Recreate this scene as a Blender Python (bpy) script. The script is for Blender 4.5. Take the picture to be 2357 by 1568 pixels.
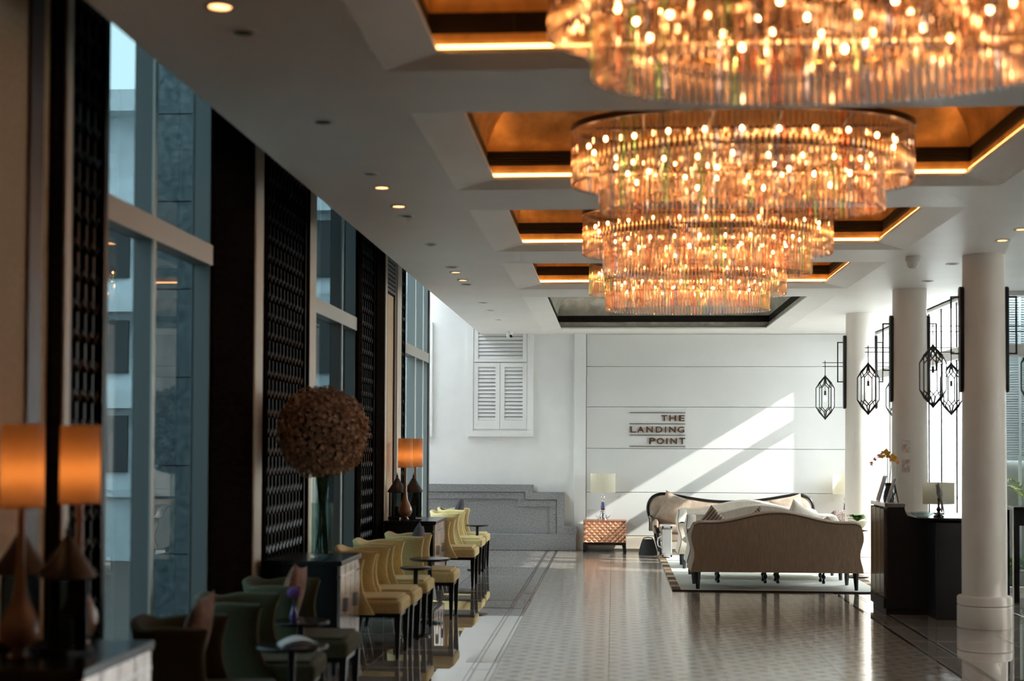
import bpy, bmesh, math, random
from mathutils import Vector, Matrix, Euler
random.seed(7)
PI = math.pi
for o in list(bpy.data.objects):
    bpy.data.objects.remove(o, do_unlink=True)
SC = bpy.context.scene
COL = SC.collection

# ------------------------------------------------------------------ camera, world, sun, exposure
cam_d = bpy.data.cameras.new('camera')
cam_d.sensor_width = 36.0
cam_d.lens = 3274.0 / 2357.0 * 36.0
cam_d.shift_y = 0.0695
cam_d.clip_end = 200
cam_d.dof.use_dof = True
cam_d.dof.focus_distance = 19.5
cam_d.dof.aperture_fstop = 1.5
cam = bpy.data.objects.new('camera', cam_d)
COL.objects.link(cam)
cam.location = (0, 0, 1.65)
_R = Matrix.Rotation(math.radians(4.08), 3, 'Z') @ Matrix.Rotation(math.radians(91.37), 3, 'X') @ Matrix.Rotation(math.radians(0.26), 3, 'Z')
cam.rotation_euler = _R.to_euler()
SC.camera = cam

w = bpy.data.worlds.new('hazy_sky')
SC.world = w
w.use_nodes = True
bg = w.node_tree.nodes['Background']
bg.inputs[0].default_value = (0.86, 0.91, 0.93, 1)
bg.inputs[1].default_value = 3.5

sun_d = bpy.data.lights.new('sun', 'SUN')
sun_d.energy = 3.3
sun_d.angle = math.radians(0.6)
sun_d.color = (1.0, 0.965, 0.90)
sun = bpy.data.objects.new('sun', sun_d)
COL.objects.link(sun)
sun.rotation_euler = Vector((-1, 0.28, -0.62)).to_track_quat('-Z', 'Y').to_euler()
sun.location = (30, -8, 20)

def portal(name, center, direction, sx, sy):
    d = bpy.data.lights.new(name, 'AREA')
    d.shape = 'RECTANGLE'
    d.size = sx
    d.size_y = sy
    d.cycles.is_portal = True
    o = bpy.data.objects.new(name, d)
    COL.objects.link(o)
    o.location = center
    zz = -Vector(direction).normalized(); yy = Vector((0, 0, 1)) if abs(zz.z) < 0.9 else Vector((0, 1, 0)); xx = yy.cross(zz)
    o.rotation_euler = Matrix((xx, yy, zz)).transposed().to_euler()
    return o
portal('portal_glazing', (4.25, 19.6, 1.75), (-1, 0, 0), 6.0, 3.4)
portal('portal_porch', (5.5, 16.75, 1.75), (0, -1, 0), 3.0, 3.4)
portal('portal_window', (-2.85, 8.0, 2.2), (1, 0, 0), 1.9, 4.2)
portal('portal_window', (-2.85, 13.1, 2.2), (1, 0, 0), 1.9, 4.2)
portal('portal_window', (-2.85, 18.5, 2.2), (1, 0, 0), 2.2, 4.2)
portal('portal_skylight', (-5.6, 21.2, 6.75), (0, 0, -1), 2.0, 2.7)

VS = SC.view_settings
SC.display_settings.display_device = 'sRGB'
VS.view_transform = 'Standard'
VS.look = 'None'
VS.exposure = 2.15
VS.gamma = 1.0
VS.use_curve_mapping = False
cy = SC.cycles
cy.use_denoising = True
cy.max_bounces = 6
cy.diffuse_bounces = 4
cy.glossy_bounces = 4
cy.transmission_bounces = 4
cy.transparent_max_bounces = 20
cy.use_adaptive_sampling = True
cy.adaptive_threshold = 0.08
cy.adaptive_min_samples = 16
cy.sample_clamp_indirect = 6.0
cy.caustics_reflective = False
cy.caustics_refractive = False

# ------------------------------------------------------------------ helpers
class MB:
    """collects geometry and links it as one mesh object"""
    def __init__(s):
        s.v = []; s.f = []
    def add(s, v, f):
        b = len(s.v)
        s.v += [tuple(p) for p in v]
        s.f += [tuple(i + b for i in q) for q in f]
        return s
    def box(s, x0, x1, y0, y1, z0, z1):
        v = [(x0,y0,z0),(x1,y0,z0),(x1,y1,z0),(x0,y1,z0),(x0,y0,z1),(x1,y0,z1),(x1,y1,z1),(x0,y1,z1)]
        return s.add(v, [(0,3,2,1),(4,5,6,7),(0,1,5,4),(1,2,6,5),(2,3,7,6),(3,0,4,7)])
    def hexa(s, p):
        return s.add(p, [(0,3,2,1),(4,5,6,7),(0,1,5,4),(1,2,6,5),(2,3,7,6),(3,0,4,7)])
    def cyl(s, p0, p1, r0, r1=None, n=12, cap=True, ph=0.0):
        r1 = r0 if r1 is None else r1
        a = Vector(p0); b = Vector(p1)
        d = (b - a).normalized()
        u = d.orthogonal().normalized()
        if abs(d.z) > 0.999: u = Vector((1, 0, 0))
        w_ = d.cross(u)
        v = []
        for c, r in ((a, r0), (b, r1)):
            for i in range(n):
                t = 2*PI*i/n + ph
                v.append(c + u*math.cos(t)*r + w_*math.sin(t)*r)
        f = [(i, (i+1) % n, n+(i+1) % n, n+i) for i in range(n)]
        if cap:
            f.append(tuple(range(n-1, -1, -1)))
            f.append(tuple(range(n, 2*n)))
        return s.add(v, f)
    def lathe(s, prof, c=(0,0,0), n=24, sx=1.0, sy=1.0, cap=True):
        v = []; f = []
        for r, z in prof:
            for i in range(n):
                t = 2*PI*i/n
                v.append((c[0]+r*math.cos(t)*sx, c[1]+r*math.sin(t)*sy, c[2]+z))
        for k in range(len(prof)-1):
            for i in range(n):
                j = (i+1) % n
                f.append((k*n+i, k*n+j, (k+1)*n+j, (k+1)*n+i))
        if cap:
            if prof[0][0] > 1e-5: f.append(tuple(range(n-1, -1, -1)))
            if prof[-1][0] > 1e-5: f.append(tuple((len(prof)-1)*n+i for i in range(n)))
        return s.add(v, f)
    def tube(s, pts, r, n=8, closed=False):
        pts = [Vector(p) for p in pts]
        m = len(pts); v = []
        prev = None
        for i, p in enumerate(pts):
            if closed: d = pts[(i+1) % m] - pts[i-1]
            else: d = pts[min(i+1, m-1)] - pts[max(i-1, 0)]
            d.normalize()
            if prev is None: u = d.orthogonal().normalized()
            else: u = (prev - d*prev.dot(d)).normalized()
            prev = u
            q = d.cross(u)
            rr = r[i] if isinstance(r, (list, tuple)) else r
            for k in range(n):
                t = 2*PI*k/n
                v.append(p + (u*math.cos(t) + q*math.sin(t))*rr)
        f = []
        for i in range(m if closed else m-1):
            a = i*n; b = ((i+1) % m)*n
            for k in range(n):
                k2 = (k+1) % n
                f.append((a+k, a+k2, b+k2, b+k))
        if not closed:
            f.append(tuple(range(n-1, -1, -1)))
            f.append(tuple((m-1)*n+k for k in range(n)))
        return s.add(v, f)
    def prism(s, poly, axis, a, b):
        """polygon of 2d points extruded along an axis ('x','y','z')"""
        def P(p, t):
            if axis == 'x': return (t, p[0], p[1])
            if axis == 'y': return (p[0], t, p[1])
            return (p[0], p[1], t)
        n = len(poly)
        v = [P(p, a) for p in poly] + [P(p, b) for p in poly]
        f = [tuple(range(n-1, -1, -1)), tuple(range(n, 2*n))]
        f += [(i, (i+1) % n, n+(i+1) % n, n+i) for i in range(n)]
        return s.add(v, f)
    def grid(s, fn, nu, nv, closed_u=False):
        v = [fn(i/(nu if closed_u else nu-1), j/(nv-1)) for j in range(nv) for i in range(nu)]
        f = []
        for j in range(nv-1):
            for i in range(nu if closed_u else nu-1):
                i2 = (i+1) % nu
                f.append((j*nu+i, j*nu+i2, (j+1)*nu+i2, (j+1)*nu+i))
        return s.add(v, f)
    def ball(s, c, r, n=12, m=8, sq=(1,1,1)):
        prof = [(math.sin(PI*k/m), -math.cos(PI*k/m)) for k in range(m+1)]
        v = []; f = []
        for rr, z in prof:
            for i in range(n):
                t = 2*PI*i/n
                v.append((c[0]+r*rr*math.cos(t)*sq[0], c[1]+r*rr*math.sin(t)*sq[1], c[2]+r*z*sq[2]))
        for k in range(m):
            for i in range(n):
                j = (i+1) % n
                f.append((k*n+i, k*n+j, (k+1)*n+j, (k+1)*n+i))
        return s.add(v, f)
    def mesh(s, name, mat, smooth=False):
        me = bpy.data.meshes.new(name)
        me.from_pydata(s.v, [], s.f)
        bm = bmesh.new(); bm.from_mesh(me)
        bmesh.ops.remove_doubles(bm, verts=bm.verts, dist=1e-5)
        bmesh.ops.dissolve_degenerate(bm, edges=bm.edges, dist=1e-6)
        bmesh.ops.recalc_face_normals(bm, faces=bm.faces)
        bm.to_mesh(me); bm.free()
        if mat: me.materials.append(mat)
        if smooth:
            me.shade_smooth()
            try: me.set_sharp_from_angle(angle=math.radians(38 if smooth is True else smooth))
            except Exception: pass
        return me
    def build(s, name, mat, parent=None, smooth=False, bevel=0, seg=2, loc=None, rot=None):
        o = bpy.data.objects.new(name, s.mesh(name, mat, smooth))
        COL.objects.link(o)
        if parent is not None: o.parent = parent
        if loc: o.location = loc
        if rot: o.rotation_euler = rot
        if bevel:
            m = o.modifiers.new('bevel', 'BEVEL')
            m.width = bevel; m.segments = seg; m.limit_method = 'ANGLE'
            m.angle_limit = math.radians(40)
        return o

def tag(o, label=None, cat=None, group=None, kind=None):
    if label: o['label'] = label
    if cat: o['category'] = cat
    if group: o['group'] = group
    if kind: o['kind'] = kind
    return o
def empty(name, loc=(0,0,0), rz=0.0, label=None, cat=None, group=None, kind=None):
    o = bpy.data.objects.new(name, None)
    COL.objects.link(o)
    o.location = loc
    o.rotation_euler = (0, 0, rz)
    o.empty_display_size = 0.1
    return tag(o, label, cat, group, kind)
def copy_tree(o, parent=None):
    c = o.copy(); COL.objects.link(c); c.parent = parent
    for ch in o.children: copy_tree(ch, c)
    return c
def B(*a): return MB().box(*a)

# ------------------------------------------------------------------ materials
MATS = {}
def N(nt, t, **kw):
    n = nt.nodes.new(t)
    for k, v in kw.items():
        if k in n.inputs.keys(): n.inputs[k].default_value = v
        else: setattr(n, k, v)
    return n
def mat(name, col, rough=0.5, metal=0.0, spec=0.5, var=0.0, scale=20.0, bump=0.0, bscale=60.0, stretch=(1,1,1), col2=None, coat=0.0,
        emit=None, estr=0.0, trans=0.0, sheen=0.0, detail=3.0):
    m = bpy.data.materials.new(name); m.use_nodes = True
    nt = m.node_tree
    p = nt.nodes['Principled BSDF']
    p.inputs['Base Color'].default_value = (*col, 1)
    p.inputs['Roughness'].default_value = rough
    p.inputs['Metallic'].default_value = metal
    p.inputs['Specular IOR Level'].default_value = spec
    p.inputs['Coat Weight'].default_value = coat
    p.inputs['Sheen Weight'].default_value = sheen
    if emit:
        p.inputs['Emission Color'].default_value = (*emit, 1)
        p.inputs['Emission Strength'].default_value = estr
    if var or col2 or bump:
        tc = N(nt, 'ShaderNodeTexCoord'); mp = N(nt, 'ShaderNodeMapping')
        mp.inputs['Scale'].default_value = stretch
        nt.links.new(tc.outputs['Object'], mp.inputs['Vector'])
    if var or col2:
        nz = N(nt, 'ShaderNodeTexNoise', Scale=scale, Detail=detail, Roughness=0.6)
        nt.links.new(mp.outputs[0], nz.inputs['Vector'])
        rp = N(nt, 'ShaderNodeValToRGB')
        c2 = col2 if col2 else tuple(max(0, c*(1-var)) for c in col)
        c1 = col if col2 else tuple(min(1, c*(1+var)) for c in col)
        rp.color_ramp.elements[0].position = 0.35; rp.color_ramp.elements[0].color = (*c2, 1)
        rp.color_ramp.elements[1].position = 0.65; rp.color_ramp.elements[1].color = (*c1, 1)
        nt.links.new(nz.outputs['Fac'], rp.inputs['Fac'])
        nt.links.new(rp.outputs['Color'], p.inputs['Base Color'])
    if bump:
        n2 = N(nt, 'ShaderNodeTexNoise', Scale=bscale, Detail=2.0)
        nt.links.new(mp.outputs[0], n2.inputs['Vector'])
        bn = N(nt, 'ShaderNodeBump', Strength=bump, Distance=0.01)
        nt.links.new(n2.outputs['Fac'], bn.inputs['Height'])
        nt.links.new(bn.outputs['Normal'], p.inputs['Normal'])
    MATS[name] = m
    return m
def glass_mat(name, tint, gloss=0.9, rough=0.0, ior=1.45, fmul=1.0):
    m = bpy.data.materials.new(name); m.use_nodes = True
    nt = m.node_tree; nt.nodes.clear()
    out = N(nt, 'ShaderNodeOutputMaterial')
    tr = N(nt, 'ShaderNodeBsdfTransparent'); tr.inputs[0].default_value = (*tint, 1)
    gl = N(nt, 'ShaderNodeBsdfGlossy'); gl.inputs[0].default_value = (gloss, gloss, gloss, 1); gl.inputs['Roughness'].default_value = rough
    fr = N(nt, 'ShaderNodeFresnel', IOR=ior)
    mu = N(nt, 'ShaderNodeMath', operation='MULTIPLY'); mu.inputs[1].default_value = fmul
    ge = N(nt, 'ShaderNodeNewGeometry'); sb = N(nt, 'ShaderNodeMath', operation='SUBTRACT'); sb.inputs[0].default_value = 1.0
    nt.links.new(ge.outputs['Backfacing'], sb.inputs[1])
    m0 = N(nt, 'ShaderNodeMath', operation='MULTIPLY'); nt.links.new(fr.outputs[0], m0.inputs[0]); nt.links.new(sb.outputs[0], m0.inputs[1])
    nt.links.new(m0.outputs[0], mu.inputs[0])
    mx = N(nt, 'ShaderNodeMixShader')
    nt.links.new(mu.outputs[0], mx.inputs[0]); nt.links.new(tr.outputs[0], mx.inputs[1]); nt.links.new(gl.outputs[0], mx.inputs[2])
    nt.links.new(mx.outputs[0], out.inputs[0])
    return m
def emit_mat(name, col, s):
    m = bpy.data.materials.new(name); m.use_nodes = True
    nt = m.node_tree; nt.nodes.clear()
    out = N(nt, 'ShaderNodeOutputMaterial'); e = N(nt, 'ShaderNodeEmission', Strength=s)
    e.inputs[0].default_value = (*col, 1)
    nt.links.new(e.outputs[0], out.inputs[0])
    return m

M_ceil = mat('ceiling_paint', (0.86, 0.85, 0.82), 0.42, var=0.02, scale=2)
M_white = mat('white_paint', (0.80, 0.81, 0.80), 0.5, var=0.02, scale=3)
M_panelw = mat('white_wall_panel', (0.73, 0.735, 0.72), 0.38, var=0.015, scale=1.5)
M_cream = mat('cream_paint', (0.72, 0.66, 0.56), 0.5)
M_column = mat('column_paint', (0.86, 0.78, 0.70), 0.45, var=0.02, scale=2)
M_granite = mat('grey_granite', (0.34, 0.35, 0.36), 0.35, col2=(0.17, 0.18, 0.19), scale=55, detail=4, bump=0.05, bscale=90)
M_extgran = mat('outdoor_granite', (0.13, 0.155, 0.165), 0.7, col2=(0.035, 0.055, 0.065), scale=16, detail=5, bump=0.4, bscale=25)
M_facade = mat('outdoor_stone', (0.55, 0.58, 0.60), 0.8, var=0.08, scale=8)
M_black = mat('black_lacquer', (0.008, 0.007, 0.008), 0.22, spec=0.5)
M_blackmatt = mat('black_metal', (0.010, 0.008, 0.010), 0.42)
M_darkwood = mat('dark_wood', (0.010, 0.007, 0.006), 0.6, spec=0.0, var=0.4, scale=6, stretch=(1, 1, 8))
M_lattice = mat('lattice_lacquer', (0.003, 0.003, 0.004), 0.3, spec=0.12)
M_brown = mat('brown_trim', (0.06, 0.025, 0.015), 0.4)
M_tan = mat('tan_fabric', (0.66, 0.47, 0.30), 0.8, var=0.08, scale=40)
M_creamtrim = mat('champagne_trim', (0.66, 0.56, 0.45), 0.45, metal=0.15)
M_frame = mat('window_frame_grey', (0.14, 0.15, 0.148), 0.45)
M_nose = mat('window_fin_edge', (0.50, 0.47, 0.42), 0.4, metal=0.3)  # paler than the frame: warm light on the noses put into the colour
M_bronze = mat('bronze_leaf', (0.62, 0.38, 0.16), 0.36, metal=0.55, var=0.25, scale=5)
M_unlitbronze = mat('unlit_bronze_leaf', (0.55, 0.53, 0.46), 0.36, metal=0.5, var=0.25, scale=5)  # copy of the bronze leaf; the unlit coffer's missing glow is in the colour
M_grille = mat('grille_black', (0.015, 0.012, 0.010), 0.5)
M_dim = mat('unlit_strip', (0.45, 0.42, 0.36), 0.4)
M_strip = emit_mat('warm_led_strip', (1.0, 0.46, 0.14), 2.1)
M_bulb = emit_mat('chandelier_bulb', (1.0, 0.48, 0.19), 11.0)
M_down = emit_mat('downlight_lamp', (1.0, 0.42, 0.16), 1.3)
M_lbulb = emit_mat('lantern_bulb', (1.0, 0.72, 0.5), 1.2)
M_glass = glass_mat('teal_window_glass', (0.225, 0.28, 0.295), 0.6, 0.0, 1.45)
M_palglass = glass_mat('pale_window_glass', (0.50, 0.56, 0.57), 0.85, 0.0, 1.45)
M_clear = glass_mat('clear_glass', (0.97, 0.985, 0.985), 0.9, 0.0, 1.45)
M_sheer = glass_mat('solar_glass', (0.77, 0.785, 0.785), 0.9, 0.0, 1.45)
M_vase = glass_mat('vase_glass', (0.80, 0.86, 0.84), 1.0, 0.02, 1.5, 1.6)
M_gold = mat('chandelier_metal', (0.035, 0.02, 0.012), 0.3, metal=0.8)
M_goldbar = mat('gold_bar', (0.75, 0.45, 0.18), 0.25, metal=1.0)
M_sofa = mat('shaded_sofa_fabric', (0.36, 0.27, 0.195), 0.9, var=0.14, scale=90, stretch=(1, 1, 0.08), bump=0.15, bscale=200, sheen=0.15)  # darker copy of the ivory fabric, the near sofa's shade in its colour
M_ivory = mat('ivory_fabric', (0.62, 0.56, 0.48), 0.9, var=0.10, scale=90, stretch=(1, 1, 0.08), bump=0.15, bscale=200, sheen=0.15)
M_piping = mat('brown_piping', (0.16, 0.10, 0.07), 0.8)
M_tuft = mat('taupe_velvet', (0.34, 0.25, 0.18), 0.7, var=0.2, scale=7, sheen=0.3)
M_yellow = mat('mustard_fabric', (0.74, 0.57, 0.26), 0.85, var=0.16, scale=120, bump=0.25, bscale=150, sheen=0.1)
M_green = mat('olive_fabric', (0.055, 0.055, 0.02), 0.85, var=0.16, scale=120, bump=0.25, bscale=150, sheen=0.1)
M_purple = mat('dark_plum_fabric', (0.035, 0.025, 0.04), 0.7, var=0.5, scale=60, bump=0.3, bscale=90)
M_rust = mat('rust_fabric', (0.22, 0.10, 0.06), 0.8, var=0.4, scale=14)
M_silverfront = mat('silver_leaf_front', (0.93, 0.87, 0.83), 0.22, metal=0.85, col2=(0.60, 0.48, 0.44), scale=9, stretch=(1, 3.0, 0.6), detail=5)
M_chrome = mat('polished_silver', (0.75, 0.75, 0.78), 0.12, metal=1.0)
M_blueglass = mat('violet_glass', (0.10, 0.08, 0.25), 0.1, coat=0.5)
M_copper = mat('copper_quilt', (0.55, 0.26, 0.15), 0.34, metal=0.7, var=0.2, scale=10)
M_oak = mat('amber_wood', (0.55, 0.30, 0.10), 0.4, var=0.25, scale=12, stretch=(1, 1, 5))
M_walnut = mat('walnut_panel', (0.10, 0.06, 0.035), 0.25, var=0.3, scale=10, stretch=(4, 4, 0.4), coat=0.3)
M_mushroom = mat('gourd_glaze', (0.40, 0.20, 0.11), 0.18, coat=0.6, var=0.1, scale=6)
M_letter = mat('bronze_letter', (0.16, 0.07, 0.035), 0.35, metal=0.5)
M_orange = mat('orchid_petal', (0.85, 0.42, 0.04), 0.6)
M_pink = mat('orchid_pink', (0.85, 0.30, 0.22), 0.6)
M_leaf = mat('plant_green', (0.10, 0.22, 0.04), 0.5, var=0.4, scale=20)
M_palm = mat('palm_green', (0.42, 0.50, 0.20), 0.55, var=0.4, scale=10)
M_dry = mat('dried_petal', (0.74, 0.46, 0.30), 0.9, col2=(0.34, 0.19, 0.12), scale=9, detail=2)
M_stem = mat('green_stem', (0.06, 0.11, 0.05), 0.6, var=0.4, scale=30)
M_louvre = mat('louvre_blue_grey', (0.80, 0.90, 0.94), 0.6)
M_paving = mat('outdoor_paving', (0.42, 0.42, 0.40), 0.9, var=0.1, scale=3)
M_palepave = mat('pale_stone_paving', (0.80, 0.79, 0.76), 0.9, var=0.05, scale=3)
M_bag = mat('black_nylon', (0.012, 0.011, 0.012), 0.7)
M_alu = mat('brushed_aluminium', (0.72, 0.73, 0.74), 0.3, metal=0.8)
M_paper = mat('white_paper', (0.8, 0.8, 0.8), 0.7)
M_print = mat('printed_card', (0.70, 0.62, 0.56), 0.6, col2=(0.42, 0.28, 0.22), scale=25)
M_parrot = mat('figurine_glaze', (0.34, 0.30, 0.24), 0.35, col2=(0.16, 0.12, 0.10), scale=30)
M_pattern = mat('speckled_weave', (0.42, 0.33, 0.29), 0.8, col2=(0.05, 0.03, 0.035), scale=70)
M_violet = mat('violet_petal', (0.20, 0.08, 0.32), 0.8)
M_dark_int = mat('dark_panelling', (0.030, 0.022, 0.018), 0.5)
M_rughem = mat('rug_dark_hem', (0.02, 0.012, 0.015), 0.9)

def shade_mat(name, col, tr):
    m = bpy.data.materials.new(name); m.use_nodes = True
    nt = m.node_tree; nt.nodes.clear()
    out = N(nt, 'ShaderNodeOutputMaterial')
    d = N(nt, 'ShaderNodeBsdfDiffuse'); d.inputs[0].default_value = (*col, 1)
    t = N(nt, 'ShaderNodeBsdfTranslucent'); t.inputs[0].default_value = (*tr, 1)
    mx = N(nt, 'ShaderNodeMixShader'); mx.inputs[0].default_value = 0.55
    nt.links.new(d.outputs[0], mx.inputs[1]); nt.links.new(t.outputs[0], mx.inputs[2])
    nt.links.new(mx.outputs[0], out.inputs[0])
    return m
M_shade = shade_mat('amber_lampshade', (0.66, 0.48, 0.34), (0.70, 0.34, 0.12))
M_shadew = shade_mat('cream_lampshade', (0.80, 0.78, 0.68), (0.85, 0.80, 0.62))

M_filldiff = shade_mat('fill_diffuser', (0.75, 0.77, 0.76), (0.85, 0.86, 0.84))  # softens the sun into fill light in the added window
def crystal_mat():
    m = bpy.data.materials.new('crystal_rod'); m.use_nodes = True
    nt = m.node_tree; nt.nodes.clear()
    out = N(nt, 'ShaderNodeOutputMaterial')
    ge = N(nt, 'ShaderNodeNewGeometry')
    wn = N(nt, 'ShaderNodeTexWhiteNoise'); wn.noise_dimensions = '4D'
    oi = N(nt, 'ShaderNodeObjectInfo')
    ad = N(nt, 'ShaderNodeMath', operation='ADD')
    nt.links.new(ge.outputs['Random Per Island'], ad.inputs[0]); nt.links.new(oi.outputs['Random'], ad.inputs[1])
    rp = N(nt, 'ShaderNodeValToRGB'); cr = rp.color_ramp; cr.interpolation = 'CONSTANT'
    cr.elements[0].position = 0; cr.elements[0].color = (1, 0.80, 0.64, 1)
    cr.elements[1].position = 0.62; cr.elements[1].color = (1, 0.97, 0.93, 1)
    for pos, c in ((0.84, (0.55, 0.65, 1.0, 1)), (0.91, (0.55, 1.0, 0.6, 1)), (0.95, (1.0, 0.45, 0.35, 1))):  # odd rod tints put prismatic sparkle into the gloss colour
        e = cr.elements.new(pos); e.color = c
    fr = N(nt, 'ShaderNodeMath', operation='FRACT')
    nt.links.new(ad.outputs[0], fr.inputs[0]); nt.links.new(fr.outputs[0], rp.inputs[0])
    tr = N(nt, 'ShaderNodeBsdfTransparent'); tr.inputs[0].default_value = (0.93, 0.92, 0.91, 1)
    gl = N(nt, 'ShaderNodeBsdfGlossy'); gl.inputs['Roughness'].default_value = 0.10
    nt.links.new(rp.outputs[0], gl.inputs[0])
    tl = N(nt, 'ShaderNodeBsdfTranslucent'); tl.inputs[0].default_value = (0.95, 0.80, 0.66, 1)
    m1 = N(nt, 'ShaderNodeMixShader'); m1.inputs[0].default_value = 0.11
    nt.links.new(gl.outputs[0], m1.inputs[1]); nt.links.new(tl.outputs[0], m1.inputs[2])
    mx = N(nt, 'ShaderNodeMixShader'); mx.inputs[0].default_value = 0.36
    nt.links.new(tr.outputs[0], mx.inputs[1]); nt.links.new(m1.outputs[0], mx.inputs[2])
    nt.links.new(mx.outputs[0], out.inputs[0])
    return m
M_crystal = crystal_mat()

def floor_mat(name, c1, c2, rough, dots=False, bumpy=0.0):
    m = bpy.data.materials.new(name); m.use_nodes = True
    nt = m.node_tree; p = nt.nodes['Principled BSDF']
    p.inputs['IOR'].default_value = 1.35
    p.inputs['Metallic'].default_value = 0.05
    p.inputs['Coat Weight'].default_value = 1.0
    p.inputs['Coat IOR'].default_value = 2.0
    p.inputs['Coat Roughness'].default_value = 0.07 if dots else 0.01
    ge = N(nt, 'ShaderNodeNewGeometry')
    nz = N(nt, 'ShaderNodeTexNoise', Scale=1.6, Detail=5.0, Roughness=0.65)
    nt.links.new(ge.outputs['Position'], nz.inputs['Vector'])
    rp = N(nt, 'ShaderNodeValToRGB')
    rp.color_ramp.elements[0].position = 0.3; rp.color_ramp.elements[0].color = (*c2, 1)
    rp.color_ramp.elements[1].position = 0.7; rp.color_ramp.elements[1].color = (*c1, 1)
    nt.links.new(nz.outputs['Fac'], rp.inputs[0])
    col = rp.outputs[0]
    if dots:
        mp = N(nt, 'ShaderNodeMapping'); mp.inputs['Rotation'].default_value = (0, 0, PI/4); mp.inputs['Scale'].default_value = (7.0, 7.0, 7.0)
        nt.links.new(ge.outputs['Position'], mp.inputs[0])
        vo = N(nt, 'ShaderNodeTexVoronoi', Scale=1.0, Randomness=0.0)
        vo.voronoi_dimensions = '2D'
        nt.links.new(mp.outputs[0], vo.inputs['Vector'])
        r2 = N(nt, 'ShaderNodeValToRGB')
        r2.color_ramp.elements[0].position = 0.20; r2.color_ramp.elements[0].color = (0.42, 0.38, 0.34, 1)
        r2.color_ramp.elements[1].position = 0.30; r2.color_ramp.elements[1].color = (1, 1, 1, 1)
        nt.links.new(vo.outputs['Distance'], r2.inputs[0])
        mm = N(nt, 'ShaderNodeMixRGB', blend_type='MULTIPLY'); mm.inputs[0].default_value = 1
        nt.links.new(col, mm.inputs[1]); nt.links.new(r2.outputs[0], mm.inputs[2])
        col = mm.outputs[0]
        cw_ = N(nt, 'ShaderNodeMapRange'); cw_.inputs['From Min'].default_value = 0.2; cw_.inputs['From Max'].default_value = 0.32; cw_.inputs['To Min'].default_value = 0.5; cw_.inputs['To Max'].default_value = 1.0
        nt.links.new(vo.outputs['Distance'], cw_.inputs['Value']); nt.links.new(cw_.outputs[0], p.inputs['Coat Weight'])
    nt.links.new(col, p.inputs['Base Color'])
    p.inputs['Roughness'].default_value = rough
    if bumpy:
        mp2 = N(nt, 'ShaderNodeMapping'); mp2.inputs['Scale'].default_value = (0.8, 5.0, 1)
        nt.links.new(ge.outputs['Position'], mp2.inputs[0])
        n3 = N(nt, 'ShaderNodeTexNoise', Scale=9.0, Detail=3.0)
        nt.links.new(mp2.outputs[0], n3.inputs['Vector'])
        bn = N(nt, 'ShaderNodeBump', Strength=bumpy, Distance=0.004)
        nt.links.new(n3.outputs['Fac'], bn.inputs['Height'])
        nt.links.new(bn.outputs[0], p.inputs['Normal']); nt.links.new(bn.outputs[0], p.inputs['Coat Normal'])
    return m
M_lane = floor_mat('polished_lane_stone', (0.60, 0.54, 0.49), (0.47, 0.41, 0.37), 0.03)
M_field = floor_mat('patterned_field_stone', (0.74, 0.65, 0.55), (0.60, 0.51, 0.43), 0.11, dots=True, bumpy=0.55)
M_border = floor_mat('dark_border_stone', (0.05, 0.04, 0.035), (0.03, 0.025, 0.02), 0.06)
M_band = floor_mat('band_stone', (0.58, 0.51, 0.44), (0.47, 0.40, 0.34), 0.10)
M_grout = mat('grout', (0.12, 0.09, 0.075), 0.7)

# ------------------------------------------------------------------ the setting: floor
CZ = 3.43          # ceiling height
YF = 22.62         # far wall
floor = B(-9.2, 7.2, -3.2, 22.9, -0.25, -0.004).build('floor', M_grout)
tag(floor, kind='structure')
_tiles = {}
def tile(x0, x1, y0, y1, m):
    g = 0.001 if m is M_field else 0.0025
    key = (round(x1-x0, 3), round(y1-y0, 3), m.name)
    if key not in _tiles:
        a, b = (x1-x0)/2-g, (y1-y0)/2-g
        c = 0.0012
        mb = MB()
        mb.add([(-a,-b,-0.02),(a,-b,-0.02),(a,b,-0.02),(-a,b,-0.02),(-a,-b,-c),(a,-b,-c),(a,b,-c),(-a,b,-c),
                (-a+c,-b+c,0),(a-c,-b+c,0),(a-c,b-c,0),(-a+c,b-c,0)],
               [(0,1,5,4),(1,2,6,5),(2,3,7,6),(3,0,4,7),(4,5,9,8),(5,6,10,9),(6,7,11,10),(7,4,8,11),(8,9,10,11)])
        _tiles[key] = mb.mesh('tile', m)
    o = bpy.data.objects.new('tile', _tiles[key]); COL.objects.link(o)
    o.parent = floor; o.location = ((x0+x1)/2, (y0+y1)/2, 0)
Y0T, TY = 4.0, 0.93
ny = 20
for k in range(ny):
    ya, yb = Y0T + k*TY, Y0T + (k+1)*TY
    tile(-2.57, -1.81, ya, yb, M_lane); tile(-1.81, -1.05, ya, yb, M_lane)
    tile(-1.05, -1.015, ya, yb, M_border)
    tile(-1.015, -0.90, ya, yb, M_band)
    tile(-0.90, -0.865, ya, yb, M_border)
    for q in range(4):
        wq = (2.48+0.865)/4
        tile(-0.865+q*wq, -0.865+(q+1)*wq, ya, yb, M_field)
    tile(2.48, 2.515, ya, yb, M_border)
    tile(2.515, 2.69, ya, yb, M_band)
    tile(2.69, 2.725, ya, yb, M_border)
    tile(2.725, 3.36, ya, yb, M_lane); tile(3.36, 4.0, ya, yb, M_lane)
for k in range(14): tile(4.0, 5.3, Y0T+k*TY, Y0T+(k+1)*TY, M_lane)
rest = B(-2.57, 7.0, -3.0, Y0T, -0.02, 0).build('floor_slab', M_lane, floor)
rest = B(-2.57, 4.3, Y0T+ny*TY, 22.62, -0.02, 0).build('floor_slab', M_band, floor)
rest = B(-9.0, -2.57, 19.8, 22.62, -0.02, 0).build('floor_slab', M_lane, floor)

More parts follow.
